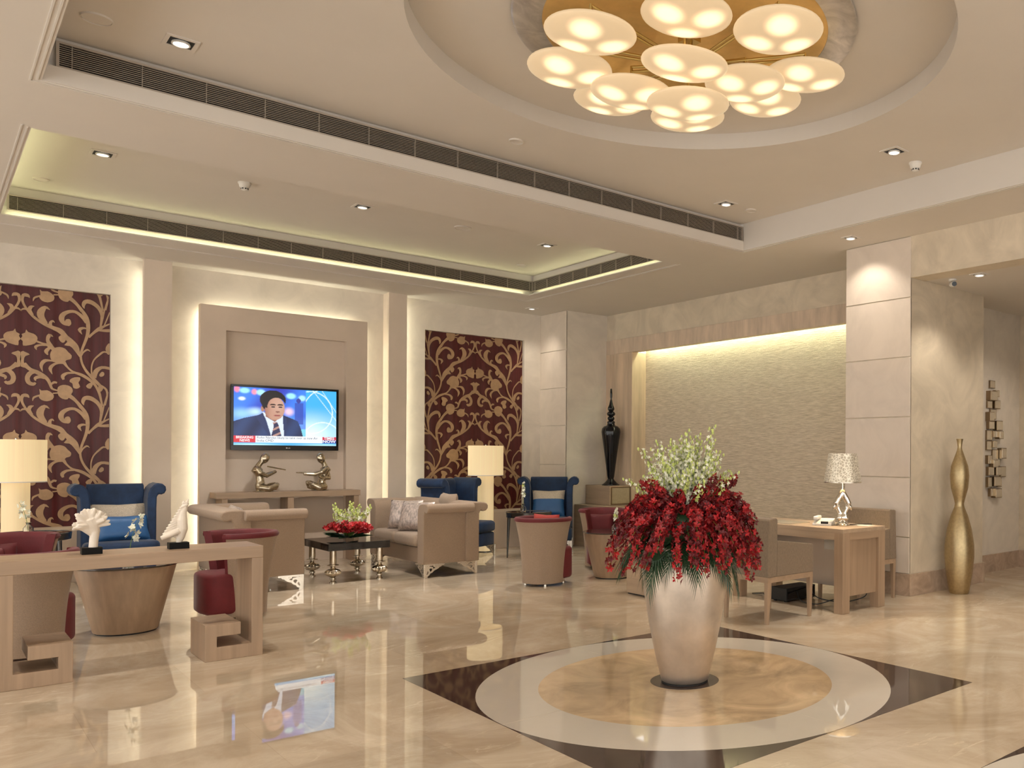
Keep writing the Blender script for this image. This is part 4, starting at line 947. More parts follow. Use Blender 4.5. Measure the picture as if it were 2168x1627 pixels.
MB().tube([(0.07, 0, 0.292), (0.26, 0, 0.25)], [0.009, 0.007], 8).build('flute', mBronze, o, smooth=40)
MB().ell((0.02, 0, 0.006), (0.10, 0.09, 0.008), 20, 6).build('plinth', mBronze, o, smooth=180)
o = thing('musician_statue', 'bronze seated musician with an outstretched arm, right figure under the television', 'statue', (3.70, 11.53, 0.92)); o.scale = (1.08, 1.08, 1.06)
m = MB()
m.tube([(-0.015, 0, 0.03), (-0.02, 0, 0.08), (-0.01, 0, 0.13), (0.012, 0, 0.19), (0.03, 0, 0.255), (0.025, 0, 0.285)], [0.06, 0.064, 0.048, 0.05, 0.074, 0.044], 12, flat=0.8)
m.tube([(0.025, 0, 0.285), (0.005, 0, 0.335), (-0.012, 0, 0.37)], [0.03, 0.027, 0.029], 10)
m.ell((-0.022, 0, 0.385), (0.047, 0.042, 0.062), 14, 10, rot=Matrix.Rotation(radians(-18), 3, 'Y')); m.ell((-0.022, 0, 0.438), (0.024, 0.024, 0.015), 10, 8)
m.tube([(0.02, -0.06, 0.265), (-0.04, -0.08, 0.22), (-0.10, -0.05, 0.195), (-0.19, -0.03, 0.20), (-0.22, -0.03, 0.205)], [0.03, 0.027, 0.026, 0.021, 0.02], 10)
m.tube([(0.05, 0.055, 0.265), (0.075, 0.05, 0.19), (0.07, 0.0, 0.145), (0.0, -0.045, 0.145), (-0.06, -0.05, 0.175)], [0.028, 0.026, 0.024, 0.021, 0.018], 10)
for s in (-1, 1):
    m.tube([(0.0, s * 0.03, 0.05), (-0.07, s * 0.09, 0.035), (-0.13, s * 0.075, 0.075), (-0.158, s * 0.03, 0.105)], [0.054, 0.042, 0.035, 0.024], 10)
    m.tube([(-0.13, s * 0.08, 0.05), (-0.08, -s * 0.02, 0.02), (-0.03, -s * 0.05, 0.018)], [0.03, 0.026, 0.02], 10)
m.build('figure', mBronze, o, smooth=180, remesh=0.0065, wsmooth=3)
t = MB(); t.tube([(-0.20, -0.03, 0.215), (-0.30, -0.03, 0.218)], [0.010, 0.006], 8); t.build('flute', mBronze, o, smooth=40)
MB().ell((-0.03, 0, 0.006), (0.10, 0.09, 0.008), 20, 6).build('plinth', mBronze, o, smooth=180)

# coral on black block
random.seed(11)
o = thing('coral_sculpture', 'white ruffled coral sculpture on a small black block on the console', 'sculpture', (0.785, 6.69, 0.755))
MB().box(-0.052, 0.052, -0.04, 0.04, 0, 0.042).build('block', mBlackBlock, o, bevel=0.002)
m = MB()
m.tube([(0.008, 0, 0.035), (0.012, 0, 0.09), (0.018, 0, 0.14), (0.005, 0, 0.185), (-0.01, 0, 0.22)], [0.030, 0.030, 0.032, 0.045, 0.05], 14, flat=0.8)
m.tube([(0.0, 0, 0.13), (-0.035, -0.01, 0.165), (-0.07, -0.01, 0.185)], [0.02, 0.024, 0.026], 10)
for k in range(90):
    a = radians(random.uniform(-15, 205)); rr = random.uniform(0.62, 1.0); dpt = random.uniform(-0.04, 0.04)
    ex, ez = 0.098 * cos(a) * rr, 0.10 * sin(a) * rr
    m.tube([(-0.005 + ex * 0.15, dpt * 0.3, 0.185 + ez * 0.15), (-0.005 + ex * 0.7, dpt, 0.19 + ez * 0.72), (-0.005 + ex + random.uniform(-0.006, 0.006), dpt * 1.2, 0.195 + ez)], [0.024, 0.012, 0.0075], 8)
m.build('coral', mWhitePorcelain, o, smooth=180, remesh=0.0038, wsmooth=1)
# shell on black block
o = thing('shell_sculpture', 'pale spiny shell sculpture pointing upward on a small black block on the console', 'sculpture', (1.245, 6.69, 0.755))
MB().box(-0.056, 0.056, -0.04, 0.04, 0, 0.042).build('block', mBlackBlock, o, bevel=0.002)
m = MB()
m.tube([(0.0, 0, 0.035), (0.012, 0, 0.07), (0.022, 0, 0.13), (0.018, 0, 0.19), (0.022, 0, 0.24), (0.042, 0, 0.29), (0.056, 0, 0.33)], [0.018, 0.028, 0.040, 0.040, 0.030, 0.017, 0.005], 14, flat=0.8)
for k in range(11):
    t_ = k / 10; x = -0.078 + 0.105 * t_; z = 0.095 + 0.19 * t_
    m.tube([(0.005 + 0.02 * t_, 0, z + 0.02), (x + 0.02, -0.012, z + 0.006), (x - 0.022, -0.014, z - 0.016)], [0.016, 0.011, 0.0085], 8)
    m.tube([(0.008 + 0.02 * t_, 0.01, z + 0.02), (x + 0.028, 0.02, z + 0.01), (x + 0.006, 0.024, z)], [0.016, 0.012, 0.008], 8)
m.tube([(0.0, -0.02, 0.12), (-0.05, -0.02, 0.095), (-0.10, -0.02, 0.075)], [0.02, 0.018, 0.014], 10)
m.tube([(0.005, 0, 0.06), (-0.03, 0, 0.09), (-0.04, 0, 0.12)], [0.008, 0.006, 0.006], 8)
m.build('shell', mWhitePorcelain, o, smooth=180, remesh=0.0035)

# tall black finial vase on oak cabinet
o = thing('corner_cabinet', 'oak corner cabinet with a drawer under the tall black finial vase', 'cabinet', (7.06, 10.2, 0))
MB().box(0.14, 0.72, 0.0, 0.93, 0, 0.63).build('base_cabinet', mWoodY, o, bevel=0.003)
MB().box(0.34, 0.72, 0.28, 0.92, 0.63, 0.925).build('upper_case', mWoodY, o, bevel=0.003)
dr = MB().box(0.375, 0.70, 0.272, 0.284, 0.655, 0.895).build('drawer', M('drawer_linen', (0.42, 0.34, 0.22), 0.6, var=0.08, scale=30), o, bevel=0.002)
fr = MB().box(0.362, 0.375, 0.268, 0.282, 0.642, 0.908).box(0.70, 0.713, 0.268, 0.282, 0.642, 0.908).box(0.375, 0.70, 0.268, 0.282, 0.895, 0.908).box(0.375, 0.70, 0.268, 0.282, 0.642, 0.655)
fr.build('drawer_edge', mMirrorEdge, o)
o = thing('finial_vase', 'tall slender black lacquer vase with beaded finial neck', 'vase', (7.60, 10.74, 0.925))
MB().lathe([(0.0, 0), (0.135, 0.0), (0.135, 0.012), (0.10, 0.035), (0.06, 0.075), (0.045, 0.10), (0.055, 0.14), (0.10, 0.5), (0.135, 0.75), (0.145, 0.82), (0.138, 0.87), (0.11, 0.905), (0.075, 0.92)], 40).build('body', mBlack, o, smooth=40)
m = MB(); m.lathe([(0.075, 0.918), (0.062, 0.93), (0.055, 0.95), (0.062, 0.97), (0.055, 0.985), (0.035, 0.995), (0.048, 1.01), (0.055, 1.03), (0.048, 1.05), (0.032, 1.06), (0.055, 1.075), (0.066, 1.10), (0.055, 1.125), (0.032, 1.14), (0.05, 1.165), (0.05, 1.19), (0.03, 1.24), (0.015, 1.31), (0.009, 1.33), (0.016, 1.36), (0.017, 1.42), (0.013, 1.48), (0.0, 1.495)], 32)
m.build('stopper', mBlack, o, smooth=60)

# gold gourd vase
o = thing('gourd_vase', 'tall gold double-gourd floor vase beside the corridor opening', 'vase', (7.60, 4.63, 0))
MB().lathe([(0.0, 0.0), (0.095, 0.0), (0.105, 0.03), (0.135, 0.2), (0.152, 0.38), (0.150, 0.5), (0.125, 0.66), (0.085, 0.80), (0.052, 0.88), (0.045, 0.915), (0.058, 0.97), (0.088, 1.08), (0.098, 1.2), (0.088, 1.30), (0.055, 1.39), (0.026, 1.47), (0.021, 1.50), (0.03, 1.56), (0.036, 1.58), (0.028, 1.58), (0.018, 1.5), (0.0, 1.48)], 48).build('body', mGoldVase, o, smooth=60)

# mosaic of small framed mirrors on the corridor wall
o = thing('mirror_mosaic', 'vertical cluster of small framed square mirrors on the corridor wall', 'wall mirror', (9.16, 5.23, 0))
random.seed(3); tile = None
for k, (cx_, cz_, w_, h_) in enumerate([(588, 705, 20, 30), (602, 740, 16, 26), (582, 751, 28, 38), (578, 785, 20, 28), (603, 783, 22, 34), (575, 833, 18, 36), (592, 822, 24, 40), (580, 866, 22, 30), (606, 866, 24, 38), (577, 905, 22, 40), (597, 900, 18, 26), (613, 903, 17, 30), (576, 945, 20, 36), (594, 940, 15, 26), (624, 975, 20, 42), (601, 982, 24, 44), (574, 1000, 16, 34), (590, 1016, 18, 30), (611, 1012, 18, 28), (579, 1045, 22, 34), (604, 1045, 22, 34), (633, 1048, 22, 42), (574, 1088, 13, 40), (598, 1085, 26, 38), (619, 1090, 17, 36), (586, 1128, 18, 32), (603, 1132, 26, 36)]):
    x = (cx_ - 568) * 0.0060 + 0.01; z = 2.325 - (cz_ - 690) * 0.0031; dy = -0.02 - 0.02 * (k % 3)
    w2, h2 = w_ * 0.0060 / 2, h_ * 0.0031 / 2
    if tile is None:
        tile = MB().box(-1, 1, 0, 1, -1, 1).build('mirror_tile', mMirrorEdge, o); gl_ = MB().box(-0.88, 0.88, -0.08, 0.0, -0.88, 0.88).build('glass', mMirror, tile)
        t = tile
    else:
        t = share(tile, o); g2 = share(gl_, t)
    t.location = (x, dy, z); t.scale = (w2, -dy, h2)
# ================================================================== FLOWERS
def petal(m, c, d, up, L, W, mi):
    d = d.normalized(); s = d.cross(up)
    s = s.normalized() if s.length > 1e-5 else d.orthogonal().normalized()
    nrm = s.cross(d)
    m.add([c, c + d * L * 0.55 + s * W * 0.5 + nrm * L * 0.12, c + d * L + nrm * L * 0.02, c + d * L * 0.55 - s * W * 0.5 + nrm * L * 0.12], [(0, 1, 2, 3)], mi)
def floret(m, c, axis, size, mi, rnd, n=5):
    axis = axis.normalized(); u = axis.orthogonal().normalized(); w = axis.cross(u); a0 = rnd.uniform(0, 6.28)
    for k in range(n):
        a = a0 + 2 * pi * k / n + rnd.uniform(-0.25, 0.25)
        d = (u * cos(a) + w * sin(a)) + axis * rnd.uniform(0.1, 0.6)
        petal(m, c, d, axis, size * rnd.uniform(0.8, 1.15), size * 0.62, mi)
def spray(pts, n, size, rnd, mats=(1, 1, 2), spread=0.02, tip=0.5, start=0.15, stem_r=0.003):
    """orchid spray along a polyline; florets in a spiral"""
    m = MB(); P = [Vector(p) for p in pts]
    m.tube(P, [stem_r * (1 - 0.6 * i / (len(P) - 1)) for i in range(len(P))], 5, 0)
    for k in range(n):
        t = start + (1 - start) * (k + rnd.random() * 0.5) / n; q = t * (len(P) - 1); i = min(int(q), len(P) - 2); p = P[i].lerp(P[i + 1], q - i)
        d = (P[i + 1] - P[i]).normalized(); o_ = d.orthogonal().normalized(); a = k * 2.4 + rnd.random()
        side = (o_ * cos(a) + d.cross(o_) * sin(a))
        sz = size * (1 - (1 - tip) * t)
        floret(m, p + side * spread * (1 - 0.55 * t), side + d * 0.3, sz, rnd.choice(mats), rnd)
    return m
def arc(r0, z0, r1, z1, r2, z2, n=6):
    return [((1 - t) ** 2 * r0 + 2 * t * (1 - t) * r1 + t * t * r2, 0, (1 - t) ** 2 * z0 + 2 * t * (1 - t) * z1 + t * t * z2) for t in [i / n for i in range(n + 1)]]
VX, VY = CX0, CY0 + 0.01
o = thing('floor_vase', 'huge champagne silver-leaf floor vase at the centre of the inlaid floor medallion', 'vase', (VX, VY, 0.002))
MB().lathe([(0.0, 0.004), (0.135, 0.004), (0.146, 0.012), (0.152, 0.04), (0.19, 0.2), (0.226, 0.38), (0.253, 0.55), (0.266, 0.68), (0.268, 0.76), (0.262, 0.82), (0.25, 0.845), (0.24, 0.84), (0.24, 0.80), (0.0, 0.79)], 64).build('body', mVase, o, smooth=60)
MB().lathe([(0.0, 0.0), (0.143, 0.0), (0.143, 0.006), (0.0, 0.006)], 48).build('base_ring', mBlackMatt, o)
fa = thing('flower_arrangement', 'big mound of red and white orchids with palm leaves in the giant vase', 'flowers', (VX, VY, 0.85))
rnd = random.Random(21)
RM = [mStem, mRed, mDarkRed, mRedBright]
red = []
for v in range(5):      # drooping sprays of different reach
    reach = (0.46, 0.43, 0.40, 0.44, 0.36)[v]; drop = (-0.08, 0.02, 0.12, -0.15, 0.22)[v]
    red.append(spray(arc(0.05, 0.02, reach * 0.62, 0.34, reach, drop), 62, 0.030, rnd, (1, 1, 1, 1, 2, 2, 2, 3), 0.036, 0.8, 0.2).build('red_orchid_spray', RM, fa, smooth=False))
rednew = []
for k in range(84):
    src = red[k % 5]
    a = 2.39996 * k + rnd.uniform(-0.1, 0.1); lift = rnd.uniform(-0.12, 0.12); s = rnd.uniform(0.9, 1.1)
    if k < 5: q = src; q.rotation_euler = (0, lift, a)
    else: q = share(src, fa, (0, 0, 0), (rnd.uniform(-0.2, 0.2), lift, a)); 
    q.scale = (s, s, s)
up_red = []
for k in range(46):     # shorter upright sprays that fill the top of the red mound
    a = 2.39996 * k + 0.5; r = 0.16 + 0.17 * rnd.random()
    if k < 3: up_red.append(spray(arc(0.03, 0.05, 0.12, 0.30, (0.25, 0.32, 0.30)[k], (0.34, 0.28, 0.40)[k]), 46, 0.030, rnd, (1, 1, 1, 2, 2, 3), 0.034, 0.7, 0.3).build('red_orchid_spray', RM, fa, smooth=False, rot=(0, 0, a)))
    else: share(up_red[k % 3], fa, (0, 0, 0), (rnd.uniform(-0.15, 0.15), rnd.uniform(-0.1, 0.15), a), (rnd.uniform(0.85, 1.08),) * 3)
MB().ell((0, 0, 0.12), (0.25, 0.25, 0.17), 20, 10).build('leaf_core', mPalm, fa, smooth=180)
WM = [mStem, mWhiteFl, mGreenBud]
wv = []
for v in range(5):
    h = (0.66, 0.56, 0.46, 0.60, 0.50)[v]; lean = (0.05, 0.17, 0.28, 0.12, 0.24)[v]
    m = spray(arc(0.02, 0.12, lean * 0.35, h * 0.6, lean, h, 8), 30, 0.032, rnd, (1, 1, 1, 1, 2), 0.036, 0.35, 0.34, 0.0028)
    P = arc(0.02, 0.12, lean * 0.35, h * 0.6, lean, h, 8)
    for j in range(9):   # closed green buds towards the tip
        t = 0.70 + 0.30 * j / 8; i = min(int(t * 8), 7); p = Vector(P[i]).lerp(Vector(P[i + 1]), t * 8 - i); a = j * 2.4
        m.ell(p + Vector((0.016 * cos(a), 0.016 * sin(a), 0.004)), (0.006, 0.006, 0.011), 6, 4, 2)
    wv.append(m)
built = []
for k in range(66):
    a = 2.39996 * k + rnd.uniform(-0.2, 0.2); s = rnd.uniform(0.88, 1.12)
    rr = (rnd.uniform(-0.12, 0.12), rnd.uniform(-0.12, 0.2), a)
    if k < 5: q = wv[k].build('white_orchid_stem', WM, fa, smooth=False, rot=rr); built.append(q)
    else: q = share(built[k % 5], fa, (0, 0, 0), rr)
    q.scale = (s, s, s * rnd.uniform(0.9, 1.05))
def palm_leaf():
    m = MB(); L = 0.40; mid = [Vector((0.14 + 0.22 * t, 0, 0.03 + 0.06 * t - 0.24 * t * t)) for t in [i / 8 for i in range(9)]]
    m.tube(mid, 0.003, 5)
    for s in (-1, 1):
        for k in range(13):
            t = 0.25 + 0.72 * k / 12; i = min(int(t * 8), 7); p = mid[i].lerp(mid[i + 1], t * 8 - i); d = (mid[i + 1] - mid[i]).normalized()
            sd = Vector((0, s, 0)); ang = 0.95 - 0.7 * (k / 12); e = d * cos(ang) + sd * sin(ang); ln = 0.14 - 0.04 * abs(k - 5) / 7
            tip = p + e * ln + Vector((0, 0, -0.03)); w = d * 0.0085
            m.add([p - w, p + e * ln * 0.5 - w * 1.2 + Vector((0, 0, 0.004)), tip, p + e * ln * 0.5 + w * 1.2 + Vector((0, 0, 0.004)), p + w], [(0, 1, 2, 3, 4)])
    return m
pl = None
for k in range(22):
    a = 2 * pi * k / 22 + rnd.uniform(-0.1, 0.1)
    if pl is None: pl = palm_leaf().build('palm_leaf', mPalm, fa, smooth=False, rot=(0, rnd.uniform(0.0, 0.25), a)); q = pl
    else: q = share(pl, fa, (0, 0, 0), (rnd.uniform(-0.4, 0.4), rnd.uniform(-0.15, 0.3), a))
    q.scale = (rnd.uniform(0.95, 1.1),) * 3; q.location = (0, 0, rnd.uniform(-0.02, 0.05))

def fan_leaf():
    m = MB(); root = Vector((0.255, 0, -0.02))
    for k in range(15):
        a = radians(-78 + 156 * k / 14); ln = 0.17 - 0.04 * abs(k - 7) / 7
        e = Vector((0.35 * cos(a) + 0.12, sin(a), -cos(a) * 0.85)).normalized(); sd = e.cross(Vector((1, 0, 0.2))).normalized() * 0.0075
        p1 = root + e * ln * 0.45 + Vector((0.012, 0, 0.004)); tip = root + e * ln
        m.add([root - sd * 0.3, p1 - sd, tip, p1 + sd, root + sd * 0.3], [(0, 1, 2, 3, 4)])
    m.tube([(0.12, 0, 0.03), (0.20, 0, 0.02), tuple(root)], 0.003, 5)
    return m
fl_ = None
for k in range(9):
    a = 2 * pi * k / 9 + YAW + pi + 0.12
    if fl_ is None: fl_ = fan_leaf().build('fan_palm_leaf', mPalm, fa, smooth=False, rot=(0, 0, a))
    else: share(fl_, fa, (0, 0, rnd.uniform(-0.02, 0.02)), (0, 0, a))
# low table arrangement
fb = thing('table_flowers', 'low arrangement of red and white orchids on the black glass table', 'flowers', (3.42, 9.84, 0.43)); fb.scale = (1.18, 1.18, 1.12)
m = MB()
for k in range(26):
    a = 2.4 * k; petal(m, Vector((0.03 * cos(a), 0.03 * sin(a), 0.02)), Vector((cos(a), sin(a), rnd.uniform(0.0, 0.3))), Vector((0, 0, 1)), rnd.uniform(0.14, 0.2), 0.06, 0)
m.build('leaves', mPalm, fb)['kind'] = 'stuff'
sp = None
for k in range(22):
    a = 2.39996 * k
    if sp is None: sp = spray(arc(0.02, 0.03, 0.10, 0.17, 0.20, 0.10), 20, 0.036, rnd, (1, 1, 2), 0.03, 0.8, 0.3).build('red_orchid_spray', [mStem, mRedBright, mRed], fb, smooth=False)
    else: share(sp, fb, (0, 0, 0), (rnd.uniform(-0.2, 0.2), rnd.uniform(-0.35, 0.1), a), (rnd.uniform(0.85, 1.1),) * 3)
sp = None
for k in range(16):
    a = 2.39996 * k + 1
    if sp is None:
        m = spray(arc(0.01, 0.05, 0.05, 0.20, 0.10, 0.30), 22, 0.040, rnd, (1, 1, 1, 1, 2), 0.026, 0.5, 0.3)
        for j in range(8): m.ell((0.09 + 0.02 * j / 7 + 0.014 * cos(j * 2.4), 0.014 * sin(j * 2.4), 0.26 + 0.012 * j), (0.008, 0.008, 0.013), 6, 4, 2)
        sp = m.build('white_orchid_stem', WM, fb, smooth=False)
    else: share(sp, fb, (0, 0, 0), (rnd.uniform(-0.2, 0.2), rnd.uniform(-0.25, 0.45), a), (rnd.uniform(0.8, 1.15),) * 3)

m = MB()
for k in range(46):
    a = 2.39996 * k; q = sqrt(k / 46.0); c_ = Vector((0.085 * q * cos(a), 0.085 * q * sin(a), 0.205 - 0.05 * q * q))
    floret(m, c_, Vector((c_.x, c_.y, 0.06)), 0.042, 0, rnd)
m.build('white_orchid_cluster', mWhiteFl, fb, smooth=False)
# single orchid stems in small glass bottles
def bud_vase(label, loc, h, lean, rz, n=10, fs=0.036):
    o = thing('bud_vase', label, 'vase', loc, rz, 'small glass bottles with white orchids')
    MB().lathe([(0.0, 0.0), (0.036, 0.0), (0.04, 0.008), (0.04, 0.05), (0.028, 0.068), (0.016, 0.08), (0.016, 0.098), (0.024, 0.104), (0.021, 0.104), (0.013, 0.096), (0.013, 0.08), (0.026, 0.064), (0.036, 0.05), (0.036, 0.012), (0.0, 0.008)], 24).build('bottle', mGlass, o, smooth=50)
    spray(arc(0.0, 0.03, lean * 0.2, h * 0.65, lean, h, 7), n, fs, random.Random(int(h * 100)), (1, 1, 1, 2), 0.016 if fs < 0.04 else 0.035, 0.55, 0.38, 0.0025).build('orchid_stem', WM, o, smooth=False)
bud_vase('orchid in a small glass bottle on the dark side table by the right lamp', (5.80, 10.20, 0.624), 0.40, 0.05, 1.0, 16)
bud_vase('orchid in a small glass bottle on the right drum table', (5.68, 7.93, 0.525), 0.26, 0.02, 0.3, 18)
bud_vase('white orchid in a small glass bottle on the left drum table', (1.18, 8.10, 0.525), 0.38, 0.08, -0.4, 9, 0.052)
bud_vase('orchid in a small glass bottle on the side table before the left lamp', (0.75, 10.42, 0.624), 0.30, -0.07, 0.2, 8, 0.046)

# ================================================================== DESK GROUP
o = thing('writing_desk', 'oak writing desk with square legs against the ribbed wall', 'desk', (5.79, 4.69, 0))
DX, DY = 0.62, 1.40
MB().box(0, DX, 0, DY, 0.715, 0.75).build('top', mWoodY, o, bevel=0.002)
a = MB().box(0.0, 0.022, 0.1, DY - 0.1, 0.65, 0.715).build('apron', mWoodY, o)
MB().box(DX - 0.022, DX, 0.1, DY - 0.1, 0.65, 0.715).build('apron', mWoodY, o)
MB().box(0.1, DX - 0.1, 0.0, 0.022, 0.65, 0.715).build('apron', mWoodX, o)
MB().box(0.1, DX - 0.1, DY - 0.022, DY, 0.65, 0.715).build('apron', mWoodX, o)
lg = MB().box(0, 0.10, 0, 0.10, 0, 0.715).build('leg', mWood, o, bevel=0.002)
for x, y in ((DX - 0.10, 0), (DX - 0.10, DY - 0.10), (0, DY - 0.10)): share(lg, o, (x, y, 0))
MB().box(0.10, DX - 0.10, 0.03, 0.05, 0.145, 0.65).build('side_panel', mWood, o)
MB().box(0.10, DX - 0.10, DY - 0.05, DY - 0.03, 0.145, 0.65).build('side_panel', mWood, o)
MB().box(DX - 0.15, DX - 0.135, 0.05, DY - 0.05, 0.15, 0.60).build('modesty_panel', mSteelPanel, o)
MB().box(DX - 0.165, DX - 0.15, 0.42, 0.60, 0.50, 0.62).build('socket_plate', mPaper, o)

def desk_chair(label, loc, rz):
    o = thing('desk_chair', label, 'chair', loc, rz, 'low upholstered desk chairs')
    MB().box(-0.204, 0.204, -0.28, 0.185, 0.39, 0.50).build('seat', mLinen, o, bevel=0.012)
    MB().prism([(0.19, 0.39), (0.18, 0.865), (0.195, 0.878), (0.275, 0.872), (0.285, 0.855), (0.30, 0.39)], -0.267, 0.267, 'x').build('backrest', mLinen, o, bevel=0.008)
    for s in (-1, 1):
        x0, x1 = sorted((s * 0.265, s * 0.205))
        MB().prism([(-0.285, 0.39), (-0.285, 0.625), (-0.27, 0.632), (0.183, 0.692), (0.19, 0.39)], x0, x1, 'x').build('arm', mLinen, o, bevel=0.006)
    f = MB().box(-0.262, 0.262, -0.282, -0.245, 0.345, 0.39).box(-0.262, 0.262, 0.255, 0.292, 0.345, 0.39).box(-0.262, -0.23, -0.245, 0.255, 0.345, 0.39).box(0.23, 0.262, -0.245, 0.255, 0.345, 0.39)
    f.build('seat_frame', mWoodX, o)
    for x, y in ((-0.24, -0.262), (0.24, -0.262), (0.24, 0.272), (-0.24, 0.272)):
        m = MB(); a, b = 0.022, 0.013
        m.add([(x + sx_ * b, y + sy_ * b + (0.01 if y > 0 else 0), 0) for sx_, sy_ in ((-1, -1), (1, -1), (1, 1), (-1, 1))] + [(x + sx_ * a, y + sy_ * a * 0.9, 0.36) for sx_, sy_ in ((-1, -1), (1, -1), (1, 1), (-1, 1))],
              [(0, 3, 2, 1), (4, 5, 6, 7), (0, 1, 5, 4), (1, 2, 6, 5), (2, 3, 7, 6), (3, 0, 4, 7)])
        m.build('leg', mWood, o)
desk_chair('brown linen armchair with tapered oak legs in front of the desk', (5.27, 5.09, 0), facing(1, 0.02))
desk_chair('brown linen armchair tucked behind the desk against the stone pier', (6.58, 5.16, 0), facing(-1, 0))

# desk lamp
o = thing('desk_lamp', 'small desk lamp with silver filigree shade on a sculpted pair of birds', 'desk lamp', (6.116, 4.961, 0.75))
def filigree():
    m = bpy.data.materials.new('silver_filigree'); m.use_nodes = True; nt = m.node_tree; N = nt.nodes; L = nt.links; b = N['Principled BSDF']
    tc = N.new('ShaderNodeTexCoord'); v = N.new('ShaderNodeTexVoronoi'); v.feature = 'DISTANCE_TO_EDGE'; v.inputs['Scale'].default_value = 42; L.new(tc.outputs['Object'], v.inputs['Vector'])
    cr = N.new('ShaderNodeValToRGB'); L.new(v.outputs['Distance'], cr.inputs[0]); e = cr.color_ramp.elements
    e[0].position = 0.02; e[0].color = (0.80, 0.74, 0.62, 1); e[1].position = 0.16; e[1].color = (0.46, 0.40, 0.30, 1)
    L.new(cr.outputs[0], b.inputs['Base Color']); b.inputs['Metallic'].default_value = 0.5; b.inputs['Roughness'].default_value = 0.35
    L.new(cr.outputs[0], b.inputs['Emission Color']); b.inputs['Emission Strength'].default_value = 0.12; m.cycles.emission_sampling = 'NONE'
    return m
MB().lathe([(0.176, 0.405), (0.133, 0.672), (0.130, 0.672), (0.172, 0.405), (0.176, 0.405)], 40).build('shade', filigree(), o, smooth=30)
MB().lathe([(0.177, 0.40), (0.178, 0.41), (0.172, 0.41), (0.177, 0.40)], 40).build('shade_ring', mSilver, o, smooth=30)
MB().lathe([(0.0, 0.0), (0.07, 0.0), (0.072, 0.008), (0.06, 0.022), (0.03, 0.03), (0.0, 0.03)], 28).build('base', mMirror, o, smooth=40)
m = MB()
for s in (-1, 1):
    u_ = (sin(YAW) * s, -cos(YAW) * s)
    def W_(l, z): return (u_[0] * l, u_[1] * l, z)
    m.tube([W_(0.01, 0.03), W_(0.03, 0.07), W_(0.02, 0.12), W_(0.045, 0.17), W_(0.055, 0.21), W_(0.03, 0.26), W_(0.008, 0.31), W_(0.0, 0.34)], [0.02, 0.032, 0.024, 0.022, 0.030, 0.030, 0.024, 0.014], 10)
    m.tube([W_(0.05, 0.20), W_(0.075, 0.17), W_(0.085, 0.14)], [0.024, 0.018, 0.006], 8)
m.ell((0, 0, 0.075), (0.036, 0.036, 0.04), 14, 10)
m.build('bird_figure', mMirror, o, smooth=180, remesh=0.006, wsmooth=3)
MB().tube([(0, 0, 0.33), (0, 0, 0.46)], 0.006, 8).build('stem', mSilver, o, smooth=40)
_bl = bpy.data.lights.new('desk_lamp_bulb', 'POINT'); _bl.energy = 15; _bl.color = (1.0, 0.74, 0.42); _bl.shadow_soft_size = 0.03
_bo = bpy.data.objects.new('desk_lamp_bulb', _bl); _bo.location = (6.116, 4.961, 1.27); COL.objects.link(_bo)
# telephone and its handset
o = thing('telephone', 'white desk telephone beside the silver lamp', 'telephone', (6.05, 5.13, 0.75), radians(-62))
MB().prism([(-0.09, 0.0), (-0.09, 0.02), (0.07, 0.06), (0.09, 0.055), (0.09, 0.0)], -0.09, 0.09, 'x').build('body', mWhite, o, bevel=0.004)
MB().box(-0.085, -0.04, -0.09, 0.09, 0.05, 0.085).build('handset', mWhite, o, bevel=0.012, seg=3)
MB().box(-0.01, 0.06, -0.091, -0.088, 0.018, 0.04).build('display', mBlackMatt, o)
o = MB().box(0, 0.13, 0, 0.17, 0.0, 0.004).build('notepad', mPaper, loc=(6.22, 4.74, 0.75), rot=(0, 0, 0.15)); tag(o, 'white sheet of paper on the near corner of the desk', 'paper')
o = MB().box(0, 0.30, 0, 0.42, 0.0, 0.005).build('desk_blotter', M('grey_blotter', (0.30, 0.26, 0.20), 0.6, var=0.1, scale=20), loc=(5.86, 5.40, 0.75)); tag(o, 'thin grey desk pad lying on the desk', 'desk pad')
o = MB().tube([(6.14, 5.05, 0.755), (6.25, 4.95, 0.756), (6.33, 4.90, 0.757), (6.38, 4.86, 0.757), (6.405, 4.84, 0.756)], 0.005, 8).build('cable', mCable, smooth=60); tag(o, 'black cable lying across the desk top', 'cable')
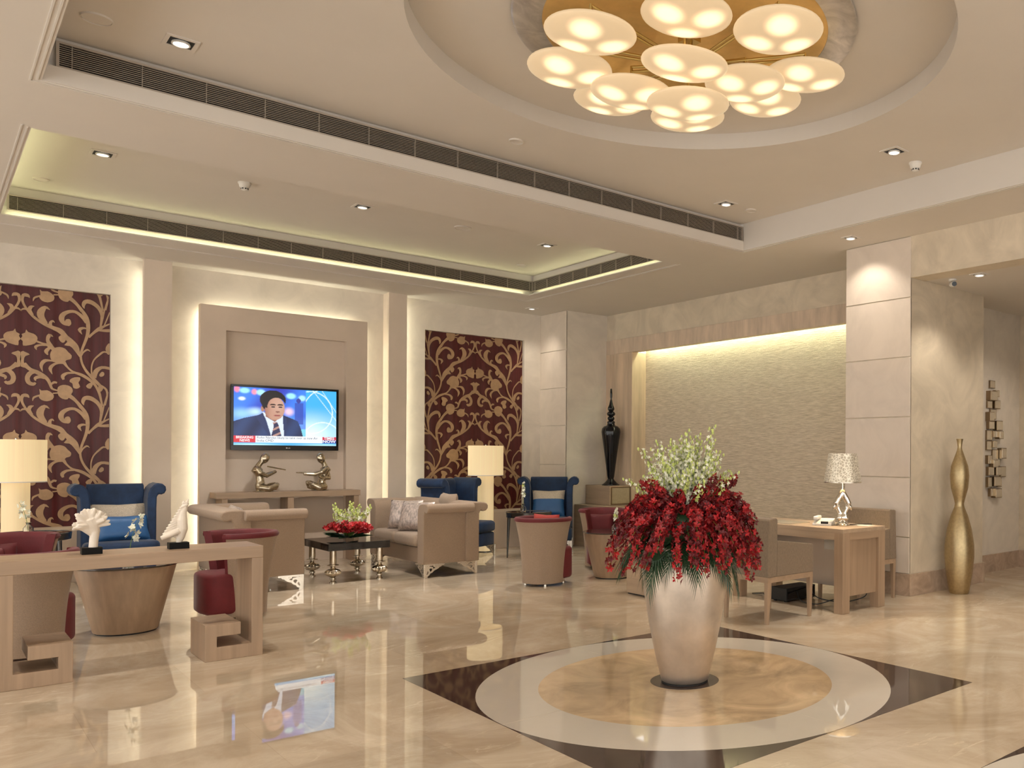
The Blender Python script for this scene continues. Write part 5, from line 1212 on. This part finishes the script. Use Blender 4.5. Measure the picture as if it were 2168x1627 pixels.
# black box and leads under the desk
o = thing('computer_box', 'black box standing on the floor under the desk', 'computer', (5.87, 5.44, 0))
MB().box(0, 0.42, 0, 0.20, 0.012, 0.135).build('case', mBlackMatt, o, bevel=0.006)
MB().box(0.02, 0.40, -0.002, 0.0, 0.03, 0.12).build('front_panel', mBlack, o)
for x, y in ((0.03, 0.03), (0.39, 0.03), (0.03, 0.17), (0.39, 0.17)): MB().box(x - 0.012, x + 0.012, y - 0.012, y + 0.012, 0, 0.012).build('foot', mBlackMatt, o)
def wire(pts, label):
    P = [Vector(p) for p in pts]; Q = []
    for i in range(len(P) - 1):
        p0 = P[max(i - 1, 0)]; p1 = P[i]; p2 = P[i + 1]; p3 = P[min(i + 2, len(P) - 1)]
        for k in range(5):
            t = k / 5; Q.append(0.5 * ((2 * p1) + (p2 - p0) * t + (2 * p0 - 5 * p1 + 4 * p2 - p3) * t * t + (3 * p1 - p0 - 3 * p2 + p3) * t ** 3))
    Q.append(P[-1]); tag(MB().tube(Q, 0.005, 6).build('cable', mCable, smooth=60), label, 'cable')
wire([(6.0, 5.425, 0.10), (5.93, 5.30, 0.03), (5.98, 5.15, 0.012), (6.10, 5.02, 0.06), (6.16, 4.98, 0.012), (6.08, 4.90, 0.006), (6.0, 4.95, 0.006)], 'black lead looping on the floor between black box and near desk leg')
wire([(6.2, 5.425, 0.12), (6.1, 5.25, 0.05), (6.2, 5.05, 0.02), (6.3, 4.92, 0.05), (6.34, 4.85, 0.10), (6.36, 4.86, 0.20)], 'black lead hanging behind the side panel of the desk')
wire([(5.96, 5.65, 0.06), (5.92, 5.74, 0.02), (5.98, 5.85, 0.03), (6.05, 5.95, 0.012), (6.0, 6.03, 0.006)], 'black lead on the floor at the far side of the black box')
# oak bench end behind the vase
o = thing('oak_bench', 'pale oak block bench half hidden behind the giant flower vase', 'bench', (5.09, 6.25, 0))
MB().box(0, 0.42, 0, 0.66, 0.012, 0.60).build('body', mWoodY, o, bevel=0.003)
MB().box(0.01, 0.41, 0.01, 0.65, 0.0, 0.012).build('plinth', mBlackMatt, o)
